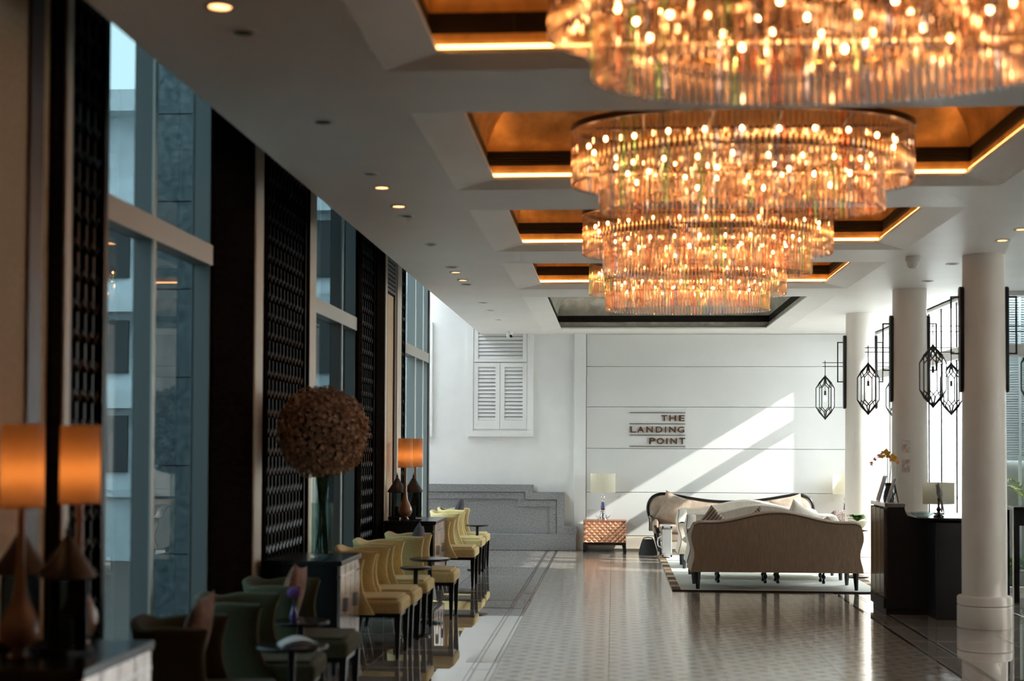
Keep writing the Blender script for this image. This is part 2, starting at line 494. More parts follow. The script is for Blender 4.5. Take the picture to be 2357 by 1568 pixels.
# ceiling with recessed trays
ceil = MB()
CX0 = 0.76
TR = []                         # outer rectangles (x0,x1,y0,y1)
for k in range(5):
    y0 = 4.38 + 3.15*k
    y1 = y0 + 2.30 if k < 4 else 22.25
    TR.append((CX0-1.85, CX0+1.85, y0, y1))
xa, xb = CX0-1.85, CX0+1.85
ceil.box(-2.12, xa, -3.1, YF+0.1, CZ, CZ+0.10)
ceil.box(xb, 7.1, -3.1, 16.6, CZ, CZ+0.10)
ceil.box(xb, 4.2, 16.6, YF+0.1, CZ, CZ+0.10)
yp = -3.1
for t in TR:
    ceil.box(xa, xb, yp, t[2], CZ, CZ+0.10); yp = t[3]
ceil.box(xa, xb, yp, YF+0.1, CZ, CZ+0.10)
ceiling = ceil.build('ceiling', M_ceil)
tag(ceiling, kind='structure')
def rect_loop(x0, x1, y0, y1, z, n=1):
    return [(x0,y0,z),(x1,y0,z),(x1,y1,z),(x0,y1,z)]
for k, (x0, x1, y0, y1) in enumerate(TR):
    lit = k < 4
    metal = M_bronze if lit else M_unlitbronze
    dx, dy, dz = 0.27, 0.14, 0.045
    ix0, ix1, iy0, iy1 = x0+dx, x1-dx, y0+dy, y1-dy
    iz = CZ+dz
    sp = MB()
    o4 = rect_loop(x0, x1, y0, y1, CZ); i4 = rect_loop(ix0, ix1, iy0, iy1, iz); u4 = rect_loop(ix0, ix1, iy0, iy1, iz+0.02)
    sp.add(o4+i4+u4, [(0,1,5,4),(1,2,6,5),(2,3,7,6),(3,0,4,7),(4,5,9,8),(5,6,10,9),(6,7,11,10),(7,4,8,11)])
    sp.build('tray_splay', M_ceil, ceiling)
    prof = [(0.0, iz+0.0), (0.0, 3.58), (0.0, 3.68), (0.0, 3.72), (0.02, 3.79), (0.06, 3.86), (0.12, 3.93), (0.20, 3.985), (0.30, 4.02), (0.42, 4.03)]
    cf = MB(); vs = []; fs = []
    lip = 0.05
    for d, z in prof:
        vs += rect_loop(ix0-lip+d, ix1+lip-d, iy0-lip+d, iy1+lip-d, z)
    for a in range(len(prof)-1):
        if a == 1: continue
        for e in range(4):
            fs.append((a*4+e, a*4+(e+1) % 4, (a+1)*4+(e+1) % 4, (a+1)*4+e))
    L = (len(prof)-1)*4
    fs.append((L, L+1, L+2, L+3))
    cf.add(vs, fs)
    # ledge behind the lip
    cf.add(rect_loop(ix0-lip, ix1+lip, iy0-lip, iy1+lip, iz+0.02) + rect_loop(ix0, ix1, iy0, iy1, iz+0.02), [(0,1,5,4),(1,2,6,5),(2,3,7,6),(3,0,4,7)])
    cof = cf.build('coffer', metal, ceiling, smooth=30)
    # air grille in the coffer sides
    gr = MB()
    for zz in (3.592, 3.61, 3.628, 3.646, 3.664):
        gr.box(ix0-lip, ix1+lip, iy1+lip-0.004, iy1+lip+0.03, zz, zz+0.007)
        gr.box(ix0-lip, ix1+lip, iy0-lip-0.03, iy0-lip+0.004, zz, zz+0.007)
        gr.box(ix0-lip-0.03, ix0-lip+0.004, iy0, iy1, zz, zz+0.007)
        gr.box(ix1+lip-0.004, ix1+lip+0.03, iy0, iy1, zz, zz+0.007)
    nb = 9
    for q in range(1, nb):
        xx = ix0 + (ix1-ix0)*q/nb
        gr.box(xx-0.004, xx+0.004, iy1+lip-0.005, iy1+lip+0.03, 3.58, 3.68)
    gr.box(ix0-0.2, ix1+0.2, iy1+lip+0.03, iy1+lip+0.05, 3.56, 3.70)
    gr.box(ix0-0.2, ix1+0.2, iy0-lip-0.05, iy0-lip-0.03, 3.56, 3.70)
    gr.box(ix0-lip-0.05, ix0-lip-0.03, iy0-0.2, iy1+0.2, 3.56, 3.70)
    gr.box(ix1+lip+0.03, ix1+lip+0.05, iy0-0.2, iy1+0.2, 3.56, 3.70)
    gr.build('air_grille', M_grille, cof)
    st = MB()
    st.box(ix0-0.02, ix1+0.02, iy1+lip-0.022, iy1+lip-0.006, iz+0.024, iz+0.046)
    st.box(ix0-0.02, ix1+0.02, iy0-lip+0.006, iy0-lip+0.022, iz+0.024, iz+0.046)
    st.box(ix0-lip+0.006, ix0-lip+0.022, iy0, iy1, iz+0.024, iz+0.046)
    st.box(ix1+lip-0.022, ix1+lip-0.006, iy0, iy1, iz+0.024, iz+0.046)
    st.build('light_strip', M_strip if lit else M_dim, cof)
# roof over everything
roof = MB()
roof.box(-2.75, 7.3, -3.3, 16.75, 4.2, 4.55)
roof.box(-2.75, 4.3, 16.75, 22.95, 4.2, 4.55)
roof.box(-9.2, -6.6, 19.7, 22.95, 6.5, 6.7)
roof.box(-4.6, -2.62, 19.7, 22.95, 6.5, 6.7)
tag(roof.build('roof', M_facade), kind='structure')

# far wall: backing, white panels, pilaster, baseboard, granite plinth
wf = MB()
wf.box(-9.2, 4.3, YF+0.03, YF+0.33, -0.2, 6.6)
wall_far = wf.build('wall_far', M_white)
tag(wall_far, kind='structure')
B(-9.0, -0.62, YF, YF+0.05, 0, 6.5).build('plaster_panel', M_white, wall_far)
B(-0.62, -0.434, YF-0.05, YF+0.05, 0, CZ).build('pilaster', M_white, wall_far, bevel=0.004)
zs = [0.235, 0.92, 1.613, 2.272, 2.913, CZ]
for a, b in zip(zs[:-1], zs[1:]):
    B(-0.425, 4.2, YF-0.005, YF+0.04, a+0.004, b-0.004).build('wall_panel', M_panelw, wall_far, bevel=0.003)
bb = MB(); bb.box(-0.434, 4.2, YF-0.045, YF+0.04, 0.03, 0.20); bb.box(-0.434, 4.2, YF-0.03, YF+0.04, 0.20, 0.225)
bb.box(-0.60, -0.434, YF-0.075, YF-0.04, 0.0, 0.235)
tag(bb.build('baseboard_far', M_cream, bevel=0.004), kind='structure')
def steps(d):
    """stepped outline of the granite plinth, inset by d"""
    return [(-9.0, 0.0), (-0.577, 0.0), (-0.577, 0.375-d*0), (-0.771-d, 0.375-d*0), (-0.771-d, 0.917-d), (-1.27-d, 0.917-d), (-1.27-d, 1.035-d), (-9.0, 1.035-d)]
pl = MB()
pl.prism(steps(0.0), 'y', YF-0.13, YF+0.01)
trim1 = pl.build('trim_1', M_granite, bevel=0.006)
tag(trim1, kind='structure')
def frame_steps(d0, d1, y0, y1, name):
    m = MB()
    def o(d): return [(-9.0, 1.035-d), (-1.27-d, 1.035-d), (-1.27-d, 0.917-d), (-0.771-d, 0.917-d), (-0.771-d, 0.26)]
    a, b = o(d0), o(d1)
    for i in range(4):
        q = [a[i], a[i+1], b[i+1], b[i]]
        m.hexa([(q[0][0],y0,q[0][1]),(q[1][0],y0,q[1][1]),(q[2][0],y0,q[2][1]),(q[3][0],y0,q[3][1]),
                (q[0][0],y1,q[0][1]),(q[1][0],y1,q[1][1]),(q[2][0],y1,q[2][1]),(q[3][0],y1,q[3][1])])
    return m.build(name, M_granite, trim1)
frame_steps(0.0, 0.115, YF-0.185, YF-0.12, 'outer_moulding')
frame_steps(0.125, 0.225, YF-0.16, YF-0.12, 'inner_moulding')
B(-9.0, -0.575, YF-0.20, YF-0.12, 0.0, 0.26).build('plinth_base', M_granite, trim1, bevel=0.012)
B(-0.78, -0.565, YF-0.19, YF-0.12, 0.26, 0.385).build('plinth_step', M_granite, trim1, bevel=0.006)

# shuttered windows in the far wall
def shutter_window(name, cx):
    x0, x1 = cx-0.53, cx+0.53
    zb, zt = 1.795, 3.62
    r = MB()
    for (a, b, c, d, y) in ((x0, x0+0.10, zb+0.0905, zt, 0.06), (x1-0.10, x1, zb+0.0905, zt, 0.06), (x0, x1, zb, zb+0.09, 0.06)):
        r.box(a, b, YF-y, YF+0.02, c, d)
    for (a, b, c, d, y) in ((x0+0.1005, x0+0.135, zb+0.1215, zt, 0.035), (x1-0.135, x1-0.1005, zb+0.1215, zt, 0.035), (x0+0.1005, x1-0.1005, zb+0.0905, zb+0.121, 0.035)):
        r.box(a, b, YF-y, YF+0.02, c, d)
    win = r.build(name, M_white)
    tag(win, kind='structure')
    def leaf(nm, a, b, c, d, n, st, tr_, br):
        fr = MB(); y0, y1 = YF-0.05, YF-0.002
        fr.box(a, a+st, y0, y1, c, d); fr.box(b-st, b, y0, y1, c, d)
        fr.box(a+st, b-st, y0, y1, d-tr_, d); fr.box(a+st, b-st, y0, y1, c, c+br)
        lf = fr.build(nm, M_white, win)
        B(a+st, b-st, YF-0.004, YF-0.001, c+br, d-tr_).build('slat_gap_shade', M_frame, lf)  # dark sheet standing in for the shade between the slats
        hh = (d-tr_-c-br)/n
        sm = MB()
        wx = (b-a-2*st)/2
        sm.hexa([(-wx,-0.042,-hh*0.44),(wx,-0.042,-hh*0.44),(wx,-0.034,-hh*0.44),(-wx,-0.034,-hh*0.44),
                 (-wx,-0.014,hh*0.46),(wx,-0.014,hh*0.46),(wx,-0.004,hh*0.46),(-wx,-0.004,hh*0.46)])
        me = sm.mesh('slat', M_white)
        for k in range(n):
            s = bpy.data.objects.new('slat', me); COL.objects.link(s); s.parent = lf
            s.location = ((a+b)/2, YF-0.004, c+br+hh*(k+0.5))
    zs0, zs1 = 1.915, 2.968
    mx = (x0+x1)/2 - 0.004
    leaf('shutter_leaf', x0+0.105, mx-0.003, zs0, zs1, 14, 0.068, 0.065, 0.14)
    leaf('shutter_leaf', mx+0.003, x1-0.105, zs0, zs1, 14, 0.068, 0.065, 0.14)
    leaf('louvre_panel', x0+0.105, x1-0.105, zs1+0.015, 3.60, 9, 0.068, 0.03, 0.05)
    return win
shutter_window('window_1', -1.80)
shutter_window('window_2', -3.42)

# annex beyond the window wall, back wall, right wall
tag(B(-9.3, -9.0, 19.6, YF+0.3, -0.2, 6.6).build('wall_annex', M_white), kind='structure')
tag(B(-2.75, 7.3, -3.4, -3.1, -0.2, 4.2).build('wall_back', M_dark_int), kind='structure')
wrt = MB(); wrt.box(7.0, 7.3, -3.4, 9.2, -0.2, 4.2); wrt.box(7.0, 7.3, 13.2, 16.75, -0.2, 4.2); wrt.box(7.0, 7.3, 9.2, 13.2, 2.95, 4.2)
tag(wrt.build('wall_right', M_dark_int), kind='structure')

# facade of the annex seen from outside through the left windows
fa = MB()
fa.box(-9.2, -2.62, 19.70, 19.95, -0.2, 6.6)
facade = fa.build('wall_facade', M_facade)
tag(facade, kind='structure')
for z0, z1, d in ((0.9, 1.0, 0.10), (2.15, 2.4, 0.25), (3.5, 3.75, 0.3), (4.9, 5.15, 0.3), (6.3, 6.6, 0.4)):
    B(-9.2, -3.2, 19.70-d, 19.71, z0, z1).build('ledge', M_facade, facade)
for zz, hh in ((1.25, 0.8), (2.65, 0.75), (4.0, 0.8)):
    for xx in (-8.3, -7.35, -6.4, -5.4, -4.4):
        B(xx, xx+0.5, 19.66, 19.69, zz, zz+hh).build('facade_window', M_black, facade)
# granite pier outside
gp = empty('wall_pier', (-3.25, 11.6, 0), kind='structure')
for k in range(8):
    B(-0.58, 0.50, 0, 0.7, k*0.735+0.004, (k+1)*0.735-0.004).build('granite_block', M_extgran, gp, bevel=0.004)
tag(B(-30, -2.75, -20, 40, -0.3, -0.05).build('ground_left', M_paving), kind='structure')
tag(B(4.3, 40, -20, 60, -0.3, -0.03).build('ground_right', M_palepave), kind='structure')

# ------------------------------------------------------------------ left wall with screens and windows
XW = -2.57
wl = MB()
for a, b in ((-3.3, 7.04), (8.93, 12.10), (14.07, 17.40)):
    wl.box(XW-0.125, XW-0.05, a, b, -0.2, 4.25)
wl.box(XW-0.28, XW+0.0, 19.64, 19.78, -0.2, 6.6)
wall_left = wl.build('wall_left', M_dark_int)
tag(wall_left, kind='structure')
def wp(name, a, b, m, x=0.0, z0=0.0, z1=4.2, bev=0.0):
    return B(XW-0.06, XW+x, a, b, z0, z1).build(name, m, wall_left, bevel=bev)
def lattice(a, b, x=0.012):
    z0, z1 = 0.05, 4.15
    m = MB()
    m.box(XW-0.06, XW+x, a, a+0.05, z0, z1); m.box(XW-0.06, XW+x, b-0.05, b, z0, z1)
    cw = 0.115; n = max(3, round((b-a-0.1)/cw)); cw = (b-a-0.1)/n
    for i in range(1, n):
        y = a+0.05+i*cw
        m.box(XW-0.03, XW+x-0.012, y-0.008, y+0.008, z0, z1)
    rows = int((z1-z0)/0.145)
    for r in range(rows):
        z = z0+0.07+r*0.145
        for i in range(n*2):
            ya, yb = a+0.05+i*cw/2, a+0.05+(i+1)*cw/2
            za, zb = (z, z+0.045) if i % 2 == 0 else (z+0.045, z)
            m.hexa([(XW-0.03,ya,za-0.012),(XW+x,ya,za-0.012),(XW+x,yb,zb-0.012),(XW-0.03,yb,zb-0.012),
                    (XW-0.03,ya,za+0.012),(XW+x-0.008,ya,za+0.012),(XW+x-0.008,yb,zb+0.012),(XW-0.03,yb,zb+0.012)])
    m.build('lattice_screen', M_lattice, wall_left)
wp('fabric_panel', 3.2, 6.05, M_tan, 0.0)
wp('brown_strip', 6.05, 6.19, M_brown, 0.015)
wp('fabric_panel', 6.19, 6.29, M_tan, 0.0)
wp('dark_strip', 6.29, 6.415, M_darkwood, 0.02)
wp('trim_strip', 6.42, 6.50, M_creamtrim, 0.03, bev=0.006)
lattice(6.505, 7.02)
wp('dark_panel', 8.94, 9.97, M_darkwood, 0.01)
wp('trim_strip', 9.99, 10.22, M_creamtrim, 0.02, bev=0.02)
wp('dark_strip', 10.225, 10.31, M_darkwood, 0.03)
lattice(10.32, 11.70)
wp('dark_strip', 11.70, 11.79, M_darkwood, 0.02)
wp('trim_strip', 11.80, 12.07, M_creamtrim, 0.02, bev=0.02)
wp('dark_strip', 14.08, 14.30, M_darkwood, 0.02)
lattice(14.30, 15.12)
wp('dark_panel', 15.13, 15.66, M_darkwood, 0.03)
wp('trim_strip', 15.67, 15.78, M_creamtrim, 0.04, bev=0.01)
wp('brown_strip', 15.78, 15.92, M_brown, 0.02)
wp('fabric_panel', 15.92, 16.46, M_tan, 0.0, z1=3.38)
for k in range(10):
    B(XW-0.06, XW+0.02, 15.92, 16.46, 3.40+k*0.05, 3.435+k*0.05).build('slat', M_brown, wall_left)
wp('brown_strip', 16.46, 16.60, M_brown, 0.02)
wp('trim_strip', 16.61, 16.93, M_creamtrim, 0.03, bev=0.01)
lattice(16.95, 17.39)

def side_window(name, a, b, fins, gm=None):
    r = MB()
    zt = 4.2
    r.box(XW-0.13, XW, a, a+0.035, 0, zt); r.box(XW-0.13, XW-0.01, b-0.03, b, 0, zt)
    r.box(XW-0.125, XW-0.005, a, b, 2.80, 2.92); r.box(XW-0.125, XW-0.02, a, b, 0, 0.14); r.box(XW-0.125, XW, a, b, zt-0.1, zt)
    win = r.build(name, M_frame)
    tag(win, kind='structure')
    edges = [a+0.03] + list(fins) + [b-0.03]
    for f in fins:
        B(XW-0.118, XW-0.012, f-0.02, f+0.02, 0.1, zt).build('window_fin', M_frame, win)
        B(XW-0.012, XW+0.0, f-0.022, f+0.022, 0.1, zt).build('fin_edge', M_nose, win)
    B(XW-0.005, XW+0.006, a, b, 2.795, 2.925).build('transom_edge', M_nose, win)
    for p, q in zip(edges[:-1], edges[1:]):
        for z0, z1 in ((0.14, 2.80), (2.92, zt-0.1)):
            B(XW-0.120, XW-0.110, p, q, z0, z1).build('pane', gm or M_glass, win)
    return win
side_window('window_3', 7.03, 8.94, (7.80,))
side_window('window_4', 12.09, 14.08, (13.34,))
side_window('window_5', 17.40, 19.64, (18.40, 19.14), M_palglass)

# ------------------------------------------------------------------ right glazing
def glazing(name, along, fixed, a, b, mull, zt=CZ, big=(), gm=None):
    r = MB()
    def bx(p, q, t0, t1, z0, z1):
        if along == 'y': r.box(fixed+t0, fixed+t1, p, q, z0, z1)
        else: r.box(p, q, fixed+t0, fixed+t1, z0, z1)
    bx(a, b, 0.0, 0.12, 2.70, 2.84); bx(a, b, 0.0, 0.12, 0, 0.06); bx(a, b, 0, 0.12, zt-0.04, zt)
    for m in big: bx(m-0.075, m+0.075, -0.02, 0.14, 0, zt)
    win = r.build(name, M_white, bevel=0.004)
    tag(win, kind='structure')
    ms = sorted(list(mull) + list(big))
    r = MB()
    for m in mull:
        bx(m-0.005, m+0.005, 0.04, 0.058, 0.06, 2.70); bx(m-0.005, m+0.005, 0.04, 0.058, 2.84, zt-0.04)
    if mull: r.build('mullion', M_blackmatt, win)
    edges = [a] + ms + [b]
    for p, q in zip(edges[:-1], edges[1:]):
        for z0, z1 in ((0.06, 2.70), (2.84, zt-0.04)):
            r = MB(); bx(p+0.01, q-0.01, 0.045, 0.053, z0, z1)
            r.build('pane', gm or M_clear, win)
glazing('window_6', 'y', 4.05, 16.75, 22.30, (17.35, 18.15, 18.85, 20.75), big=(19.65, 21.12), gm=M_sheer)
glazing('fill_window', 'y', 7.06, 9.2, 13.2, (10.2, 11.2, 12.2), zt=2.98, gm=M_filldiff)  # unseen window added to fill the near end with diffused daylight
glazing('window_7', 'x', 16.62, 4.25, 7.0, (5.25, 6.1))
for nm_, bx_ in (('wall_pier_far', (4.02, 4.3, 22.28, 22.9, -0.2, 4.2)), ('wall_pier_corner', (4.03, 4.27, 16.55, 16.78, -0.2, 4.2)),
                 ('wall_header_side', (4.02, 4.3, 16.8, 22.9, CZ, 4.2)), ('wall_header_porch', (4.0, 7.3, 16.6, 16.8, CZ, 4.2))):
    tag(B(*bx_).build(nm_, M_white), kind='structure')
tag(B(4.0, 7.0, 16.45, 16.62, CZ-0.05, CZ+0.02).build('trim_2', M_white), kind='structure')

# outdoor louvred screen seen beyond the porch glass
lv = empty('louvre_screen', (0, 17.15, 0), kind='structure')
m = MB()
for k in range(104):
    z = 1.55 + k*0.0285
    m.hexa([(4.5,-0.01,z),(6.4,-0.01,z),(6.4,0.0,z),(4.5,0.0,z),(4.5,0.008,z+0.024),(6.4,0.008,z+0.024),(6.4,0.016,z+0.024),(4.5,0.016,z+0.024)])
lo = m.build('louvres', M_louvre, lv); tag(lo, kind='stuff')
for xx in (4.5, 4.78, 5.4, 6.38): B(xx-0.015, xx+0.015, -0.014, 0.02, 0, 4.52).build('post', M_louvre, lv)
B(4.5, 6.4, -0.03, 0.04, 2.72, 2.86).build('rail', M_louvre, lv)
B(4.5, 6.4, 0.025, 0.06, 1.5, 4.5).build('backboard', M_louvre, lv)
B(4.45, 6.4, 0.1, 0.4, 0, 1.5).build('planter_wall', M_paving, lv)

gw = empty('wall_sky_screen', (9.2, 0, 0), kind='structure')  # added wall that cuts low sky light through the right glazing
B(0, 0.2, 6, 45, -0.03, 2.35).build('render_coat', M_white, gw)
B(-0.05, 0.25, 6, 45, 2.35, 2.45).build('coping', M_paving, gw)

# columns
def column(cx, cyy):
    c = empty('column', (cx, cyy, 0), kind='structure')
    MB().lathe([(0.200, 0.28), (0.199, 1.2), (0.192, 2.4), (0.187, CZ)], n=48).build('shaft', M_column, c, smooth=True)
    MB().lathe([(0.235, 0.0), (0.243, 0.012), (0.243, 0.195), (0.236, 0.203)], n=48).build('base', M_column, c, smooth=True)
    MB().lathe([(0.236, 0.207), (0.243, 0.215), (0.243, 0.275), (0.232, 0.29), (0.2, 0.295)], n=48).build('base_ring', M_column, c, smooth=True)
    MB().lathe([(0.236, 0.0), (0.236, 0.28)], n=32, cap=False).build('base_core', M_brown, c)
    return c
COLS = [(3.41, 13.4), (3.33, 16.3), (3.275, 19.2)]
for c in COLS: column(*c)

# ------------------------------------------------------------------ wall sign
sg = empty('wall_sign', (0, YF-0.005, 0), label='bronze lettered wall sign with four thin rules on white far wall', cat='sign')
def zx(px_, pz_):           # measured on the wall plane
    return (0.254 + (px_-757)/818.0*0.877, 2.182 - (pz_-449)/492.0*0.533)
LET = [('T',1225,1313,0),('H',1343,1440,0),('E',1483,1568,0),
       ('L',768,852,1),('A',873,973,1),('N',1005,1100,1),('D',1145,1242,1),('I',1278,1297,1),('N',1340,1437,1),('G',1465,1563,1),
       ('P',1048,1140,2),('O',1160,1263,2),('I',1298,1318,2),('N',1360,1455,2),('T',1487,1577,2)]
rowz = [(485, 572), (652, 740), (818, 907)]
for ch, a, b, r in LET:
    cu = bpy.data.curves.new('letter', 'FONT'); cu.body = ch; cu.extrude = 0.05; cu.offset = 0.012; cu.resolution_u = 6
    to = bpy.data.objects.new('letter', cu); COL.objects.link(to)
    bpy.context.view_layer.update()
    me = bpy.data.meshes.new_from_object(to.evaluated_get(bpy.context.evaluated_depsgraph_get()))
    bpy.data.objects.remove(to)
    xs = [v.co.x for v in me.vertices]; ys = [v.co.y for v in me.vertices]; zz = [v.co.z for v in me.vertices]
    X0, Z1 = zx(a, rowz[r][0]); X1, Z0 = zx(b, rowz[r][1])
    for v in me.vertices:
        u = (v.co.x-min(xs))/(max(xs)-min(xs)); t = (v.co.y-min(ys))/(max(ys)-min(ys)); d = (v.co.z-min(zz))/(max(zz)-min(zz))
        v.co = (X0+u*(X1-X0), -0.004-0.022*d, Z0+t*(Z1-Z0))
    me.materials.clear(); me.materials.append(M_letter)
    lo = bpy.data.objects.new('letter', me); COL.objects.link(lo); lo.parent = sg
for pz_ in (449, 612, 777, 941):
    X0, Z = zx(757, pz_); X1, _ = zx(1576, pz_)
    B(X0, X1, -0.022, -0.002, Z-0.0045, Z+0.0045).build('rule', M_letter, sg)

# ------------------------------------------------------------------ chandeliers
def ell_pts(a, b, n, z, ph=0.0):
    """n points at equal arc steps on an ellipse"""
    M = 720
    P = [(a*math.cos(2*PI*i/M), b*math.sin(2*PI*i/M)) for i in range(M+1)]
    L = [0.0]
    for i in range(M): L.append(L[-1]+math.hypot(P[i+1][0]-P[i][0], P[i+1][1]-P[i][1]))
    out = []; j = 0
    for k in range(n):
        t = ((k+ph)/n % 1.0)*L[-1]
        j = 0 if t < L[j] else j
        while L[j+1] < t: j += 1
        u = (t-L[j])/(L[j+1]-L[j])
        out.append((P[j][0]+u*(P[j+1][0]-P[j][0]), P[j][1]+u*(P[j+1][1]-P[j][1]), z))
    return out
def rod(mb, x, y, z0, z1, r=0.0125):
    mb.cyl((x, y, z0+0.012), (x, y, z1), r, n=6)
    mb.cyl((x, y, z0), (x, y, z0+0.012), r*0.25, r, n=6)
_rodmesh = {}
def rod_mesh(h):
    if h not in _rodmesh:
        m_ = MB(); rod(m_, 0, 0, 0, h); _rodmesh[h] = m_.mesh('crystal_rod', M_crystal)
    return _rodmesh[h]
TIERS = [(1.02, 0.60, 3.235, 0.34, 150), (0.85, 0.45, 3.07, 0.33, 124), (0.62, 0.28, 3.16, 0.28, 50)]
def chandelier(cyy, label, single):
    r = empty('crystal_chandelier', (CX0+0.01, cyy, 0), label=label, cat='chandelier', group='oval crystal chandeliers along the ceiling')
    nsingle = 0
    for ti, (a, b, z0, h, n) in enumerate(TIERS):
        pts = ell_pts(a, b, n, z0)
        jm = MB()
        for (x, y, z) in pts:
            if single and ti < 2 and nsingle < 300 and not (ti == 0 and y > 0.42):
                o = bpy.data.objects.new('crystal_rod', rod_mesh(h)); COL.objects.link(o); o.parent = r; o.location = (x, y, z); nsingle += 1
            else: rod(jm, x, y, z, z+h)
        if jm.v: tag(jm.build('crystal_tier', M_crystal, r), kind='stuff')
        bd = MB()
        def band(u, v, a=a, b=b, z0=z0, h=h):
            t = 2*PI*u
            q = [(0.018, 0.0), (0.018, 0.035), (-0.022, 0.035), (-0.022, 0.0), (0.018, 0.0)][round(v*4)]
            return ((a+q[0])*math.cos(t), (b+q[0])*math.sin(t), z0+h-0.008+q[1])
        bd.grid(band, 96, 5, closed_u=True)
        bd.build('hanging_ring', M_gold, r, smooth=True)
        rl = MB(); rl.tube(ell_pts(a-0.02, b-0.02, 72, z0+h*0.55), 0.004, 5, closed=True)
        rl.build('inner_rail', M_goldbar, r)
    # cross frame and rods up to the coffer
    fr = MB()
    for x in (-0.6, -0.2, 0.2, 0.6): fr.box(x-0.012, x+0.012, -0.5*math.sqrt(1-(x/1.02)**2), 0.5*math.sqrt(1-(x/1.02)**2), 3.582, 3.60)
    fr.box(-1.0, 1.0, -0.012, 0.012, 3.582, 3.60)
    for x in (-0.6, 0.0, 0.6): fr.cyl((x, 0, 3.42), (x, 0, 3.60), 0.008, n=8)
    fr.build('frame', M_gold, r)
    for x in (-0.6, 0.6): MB().cyl((x, 0, 3.60), (x, 0, 4.028), 0.01, n=8).build('hanging_stem', M_goldbar, r)
    me = None
    for (a, b, z, n, ph) in ((0.93, 0.52, 3.46, 22, 0.3), (0.76, 0.37, 3.345, 18, 0.1), (0.70, 0.33, 3.27, 8, 0.6)):
        for p in ell_pts(a, b, n, z, ph):
            if me is None:
                q = MB(); q.ball((0, 0, 0), 0.013, 10, 7, (1, 1, 1.35)); me = q.mesh('bulb', M_bulb, True)
            o = bpy.data.objects.new('bulb', me); COL.objects.link(o); o.parent = r; o.location = (p[0], p[1], z + 0.02*random.random())
    return r
chandelier(5.53, 'oval crystal chandelier nearest the viewer, cut off by the top edge', True)
chandelier(8.68, 'largest wholly visible tiered oval crystal chandelier, second along the ceiling', True)
chandelier(11.83, 'tiered oval crystal chandelier third along the ceiling, between two others', False)
chandelier(14.98, 'smallest and lowest-looking oval crystal chandelier, beside the unlit far coffer', False)

# ------------------------------------------------------------------ ceiling fittings
def downlight(x, y, on, label, grp):
    r = empty('downlight', (x, y, CZ), label=label, cat='downlight', group=grp)
    MB().lathe([(0.045, -0.001), (0.047, -0.006), (0.062, -0.006), (0.064, -0.0005), (0.045, -0.0005)], n=24, cap=False).build('rim', M_white if not on else M_dim, r, smooth=True)
    MB().lathe([(0.0, -0.0012), (0.045, -0.0012)], n=20, cap=False).build('lamp', M_down if on else M_grille, r)
DL = ['nearest lit orange downlight, at the top of the picture left of the coffers', 'unlit downlight just beyond the nearest lit one, top left ceiling',
      'unlit downlight alone left of the second coffer', 'unlit downlight just before a pair of lit ones, left ceiling',
      'lit orange downlight, upper left one of a close pair on the left ceiling', 'lit orange downlight, lower right one of a close pair on the left ceiling',
      'unlit downlight just below the close pair of lit ones, left ceiling', 'unlit downlight left of the third coffer, alone',
      'unlit downlight just before the small far pair of lit ones, left ceiling', 'tiny lit downlight left of the fourth coffer, nearer of two',
      'tiny lit downlight left of the fourth coffer, farther of two', 'unlit downlight just past the tiny far lit pair, left ceiling',
      'unlit downlight left of the near edge of the unlit coffer', 'unlit downlight left of the middle of the unlit coffer', 'farthest unlit downlight, left ceiling above the shutters',
      'lit orange downlight just above the top of the front column', 'lit orange downlight at the right picture edge above the front column',
      'unlit downlight between the front and middle columns', 'unlit downlight close to the top left of the front column']
for i, (x, y, on) in enumerate(((-1.6, 5.64, 1), (-1.6, 6.0, 0), (-1.6, 7.7, 0), (-1.6, 9.2, 0), (-1.6, 9.7, 1), (-1.6, 10.47, 1), (-1.61, 10.92, 0), (-1.61, 12.46, 0),
                 (-1.61, 14.08, 0), (-1.62, 14.5, 1), (-1.62, 15.2, 1), (-1.62, 15.6, 0), (-1.62, 17.6, 0), (-1.62, 18.6, 0), (-1.62, 20.0, 0),
                 (3.32, 12.42, 1), (3.31, 11.8, 1), (3.345, 15.44, 0), (3.27, 14.0, 0))):
    downlight(x, y, on, DL[i], 'recessed ceiling downlights')
dc = empty('dome_camera', (2.78, 13.45, CZ), label='white dome security camera under the ceiling beside the front column', cat='camera')
MB().lathe([(0.0, 0.0), (0.068, 0.0), (0.072, -0.03), (0.062, -0.05)], n=24).build('mount', M_white, dc, smooth=True)
MB().lathe([(0.058, -0.05), (0.052, -0.085), (0.034, -0.112), (0.0, -0.122)], n=24, cap=False).build('dome', M_ceil, dc, smooth=True)
bc = empty('bullet_camera', (-1.62, 22.1, CZ), label='small white security camera above the louvred shutters', cat='camera')
MB().cyl((0, 0, 0), (0, 0, -0.03), 0.045, n=20).build('mount', M_white, bc)
MB().ball((0.0, -0.02, -0.06), 0.05, 16, 10).build('housing', M_white, bc, smooth=True)
MB().cyl((0.02, -0.05, -0.07), (0.03, -0.078, -0.08), 0.022, n=16).build('lens', M_black, bc)

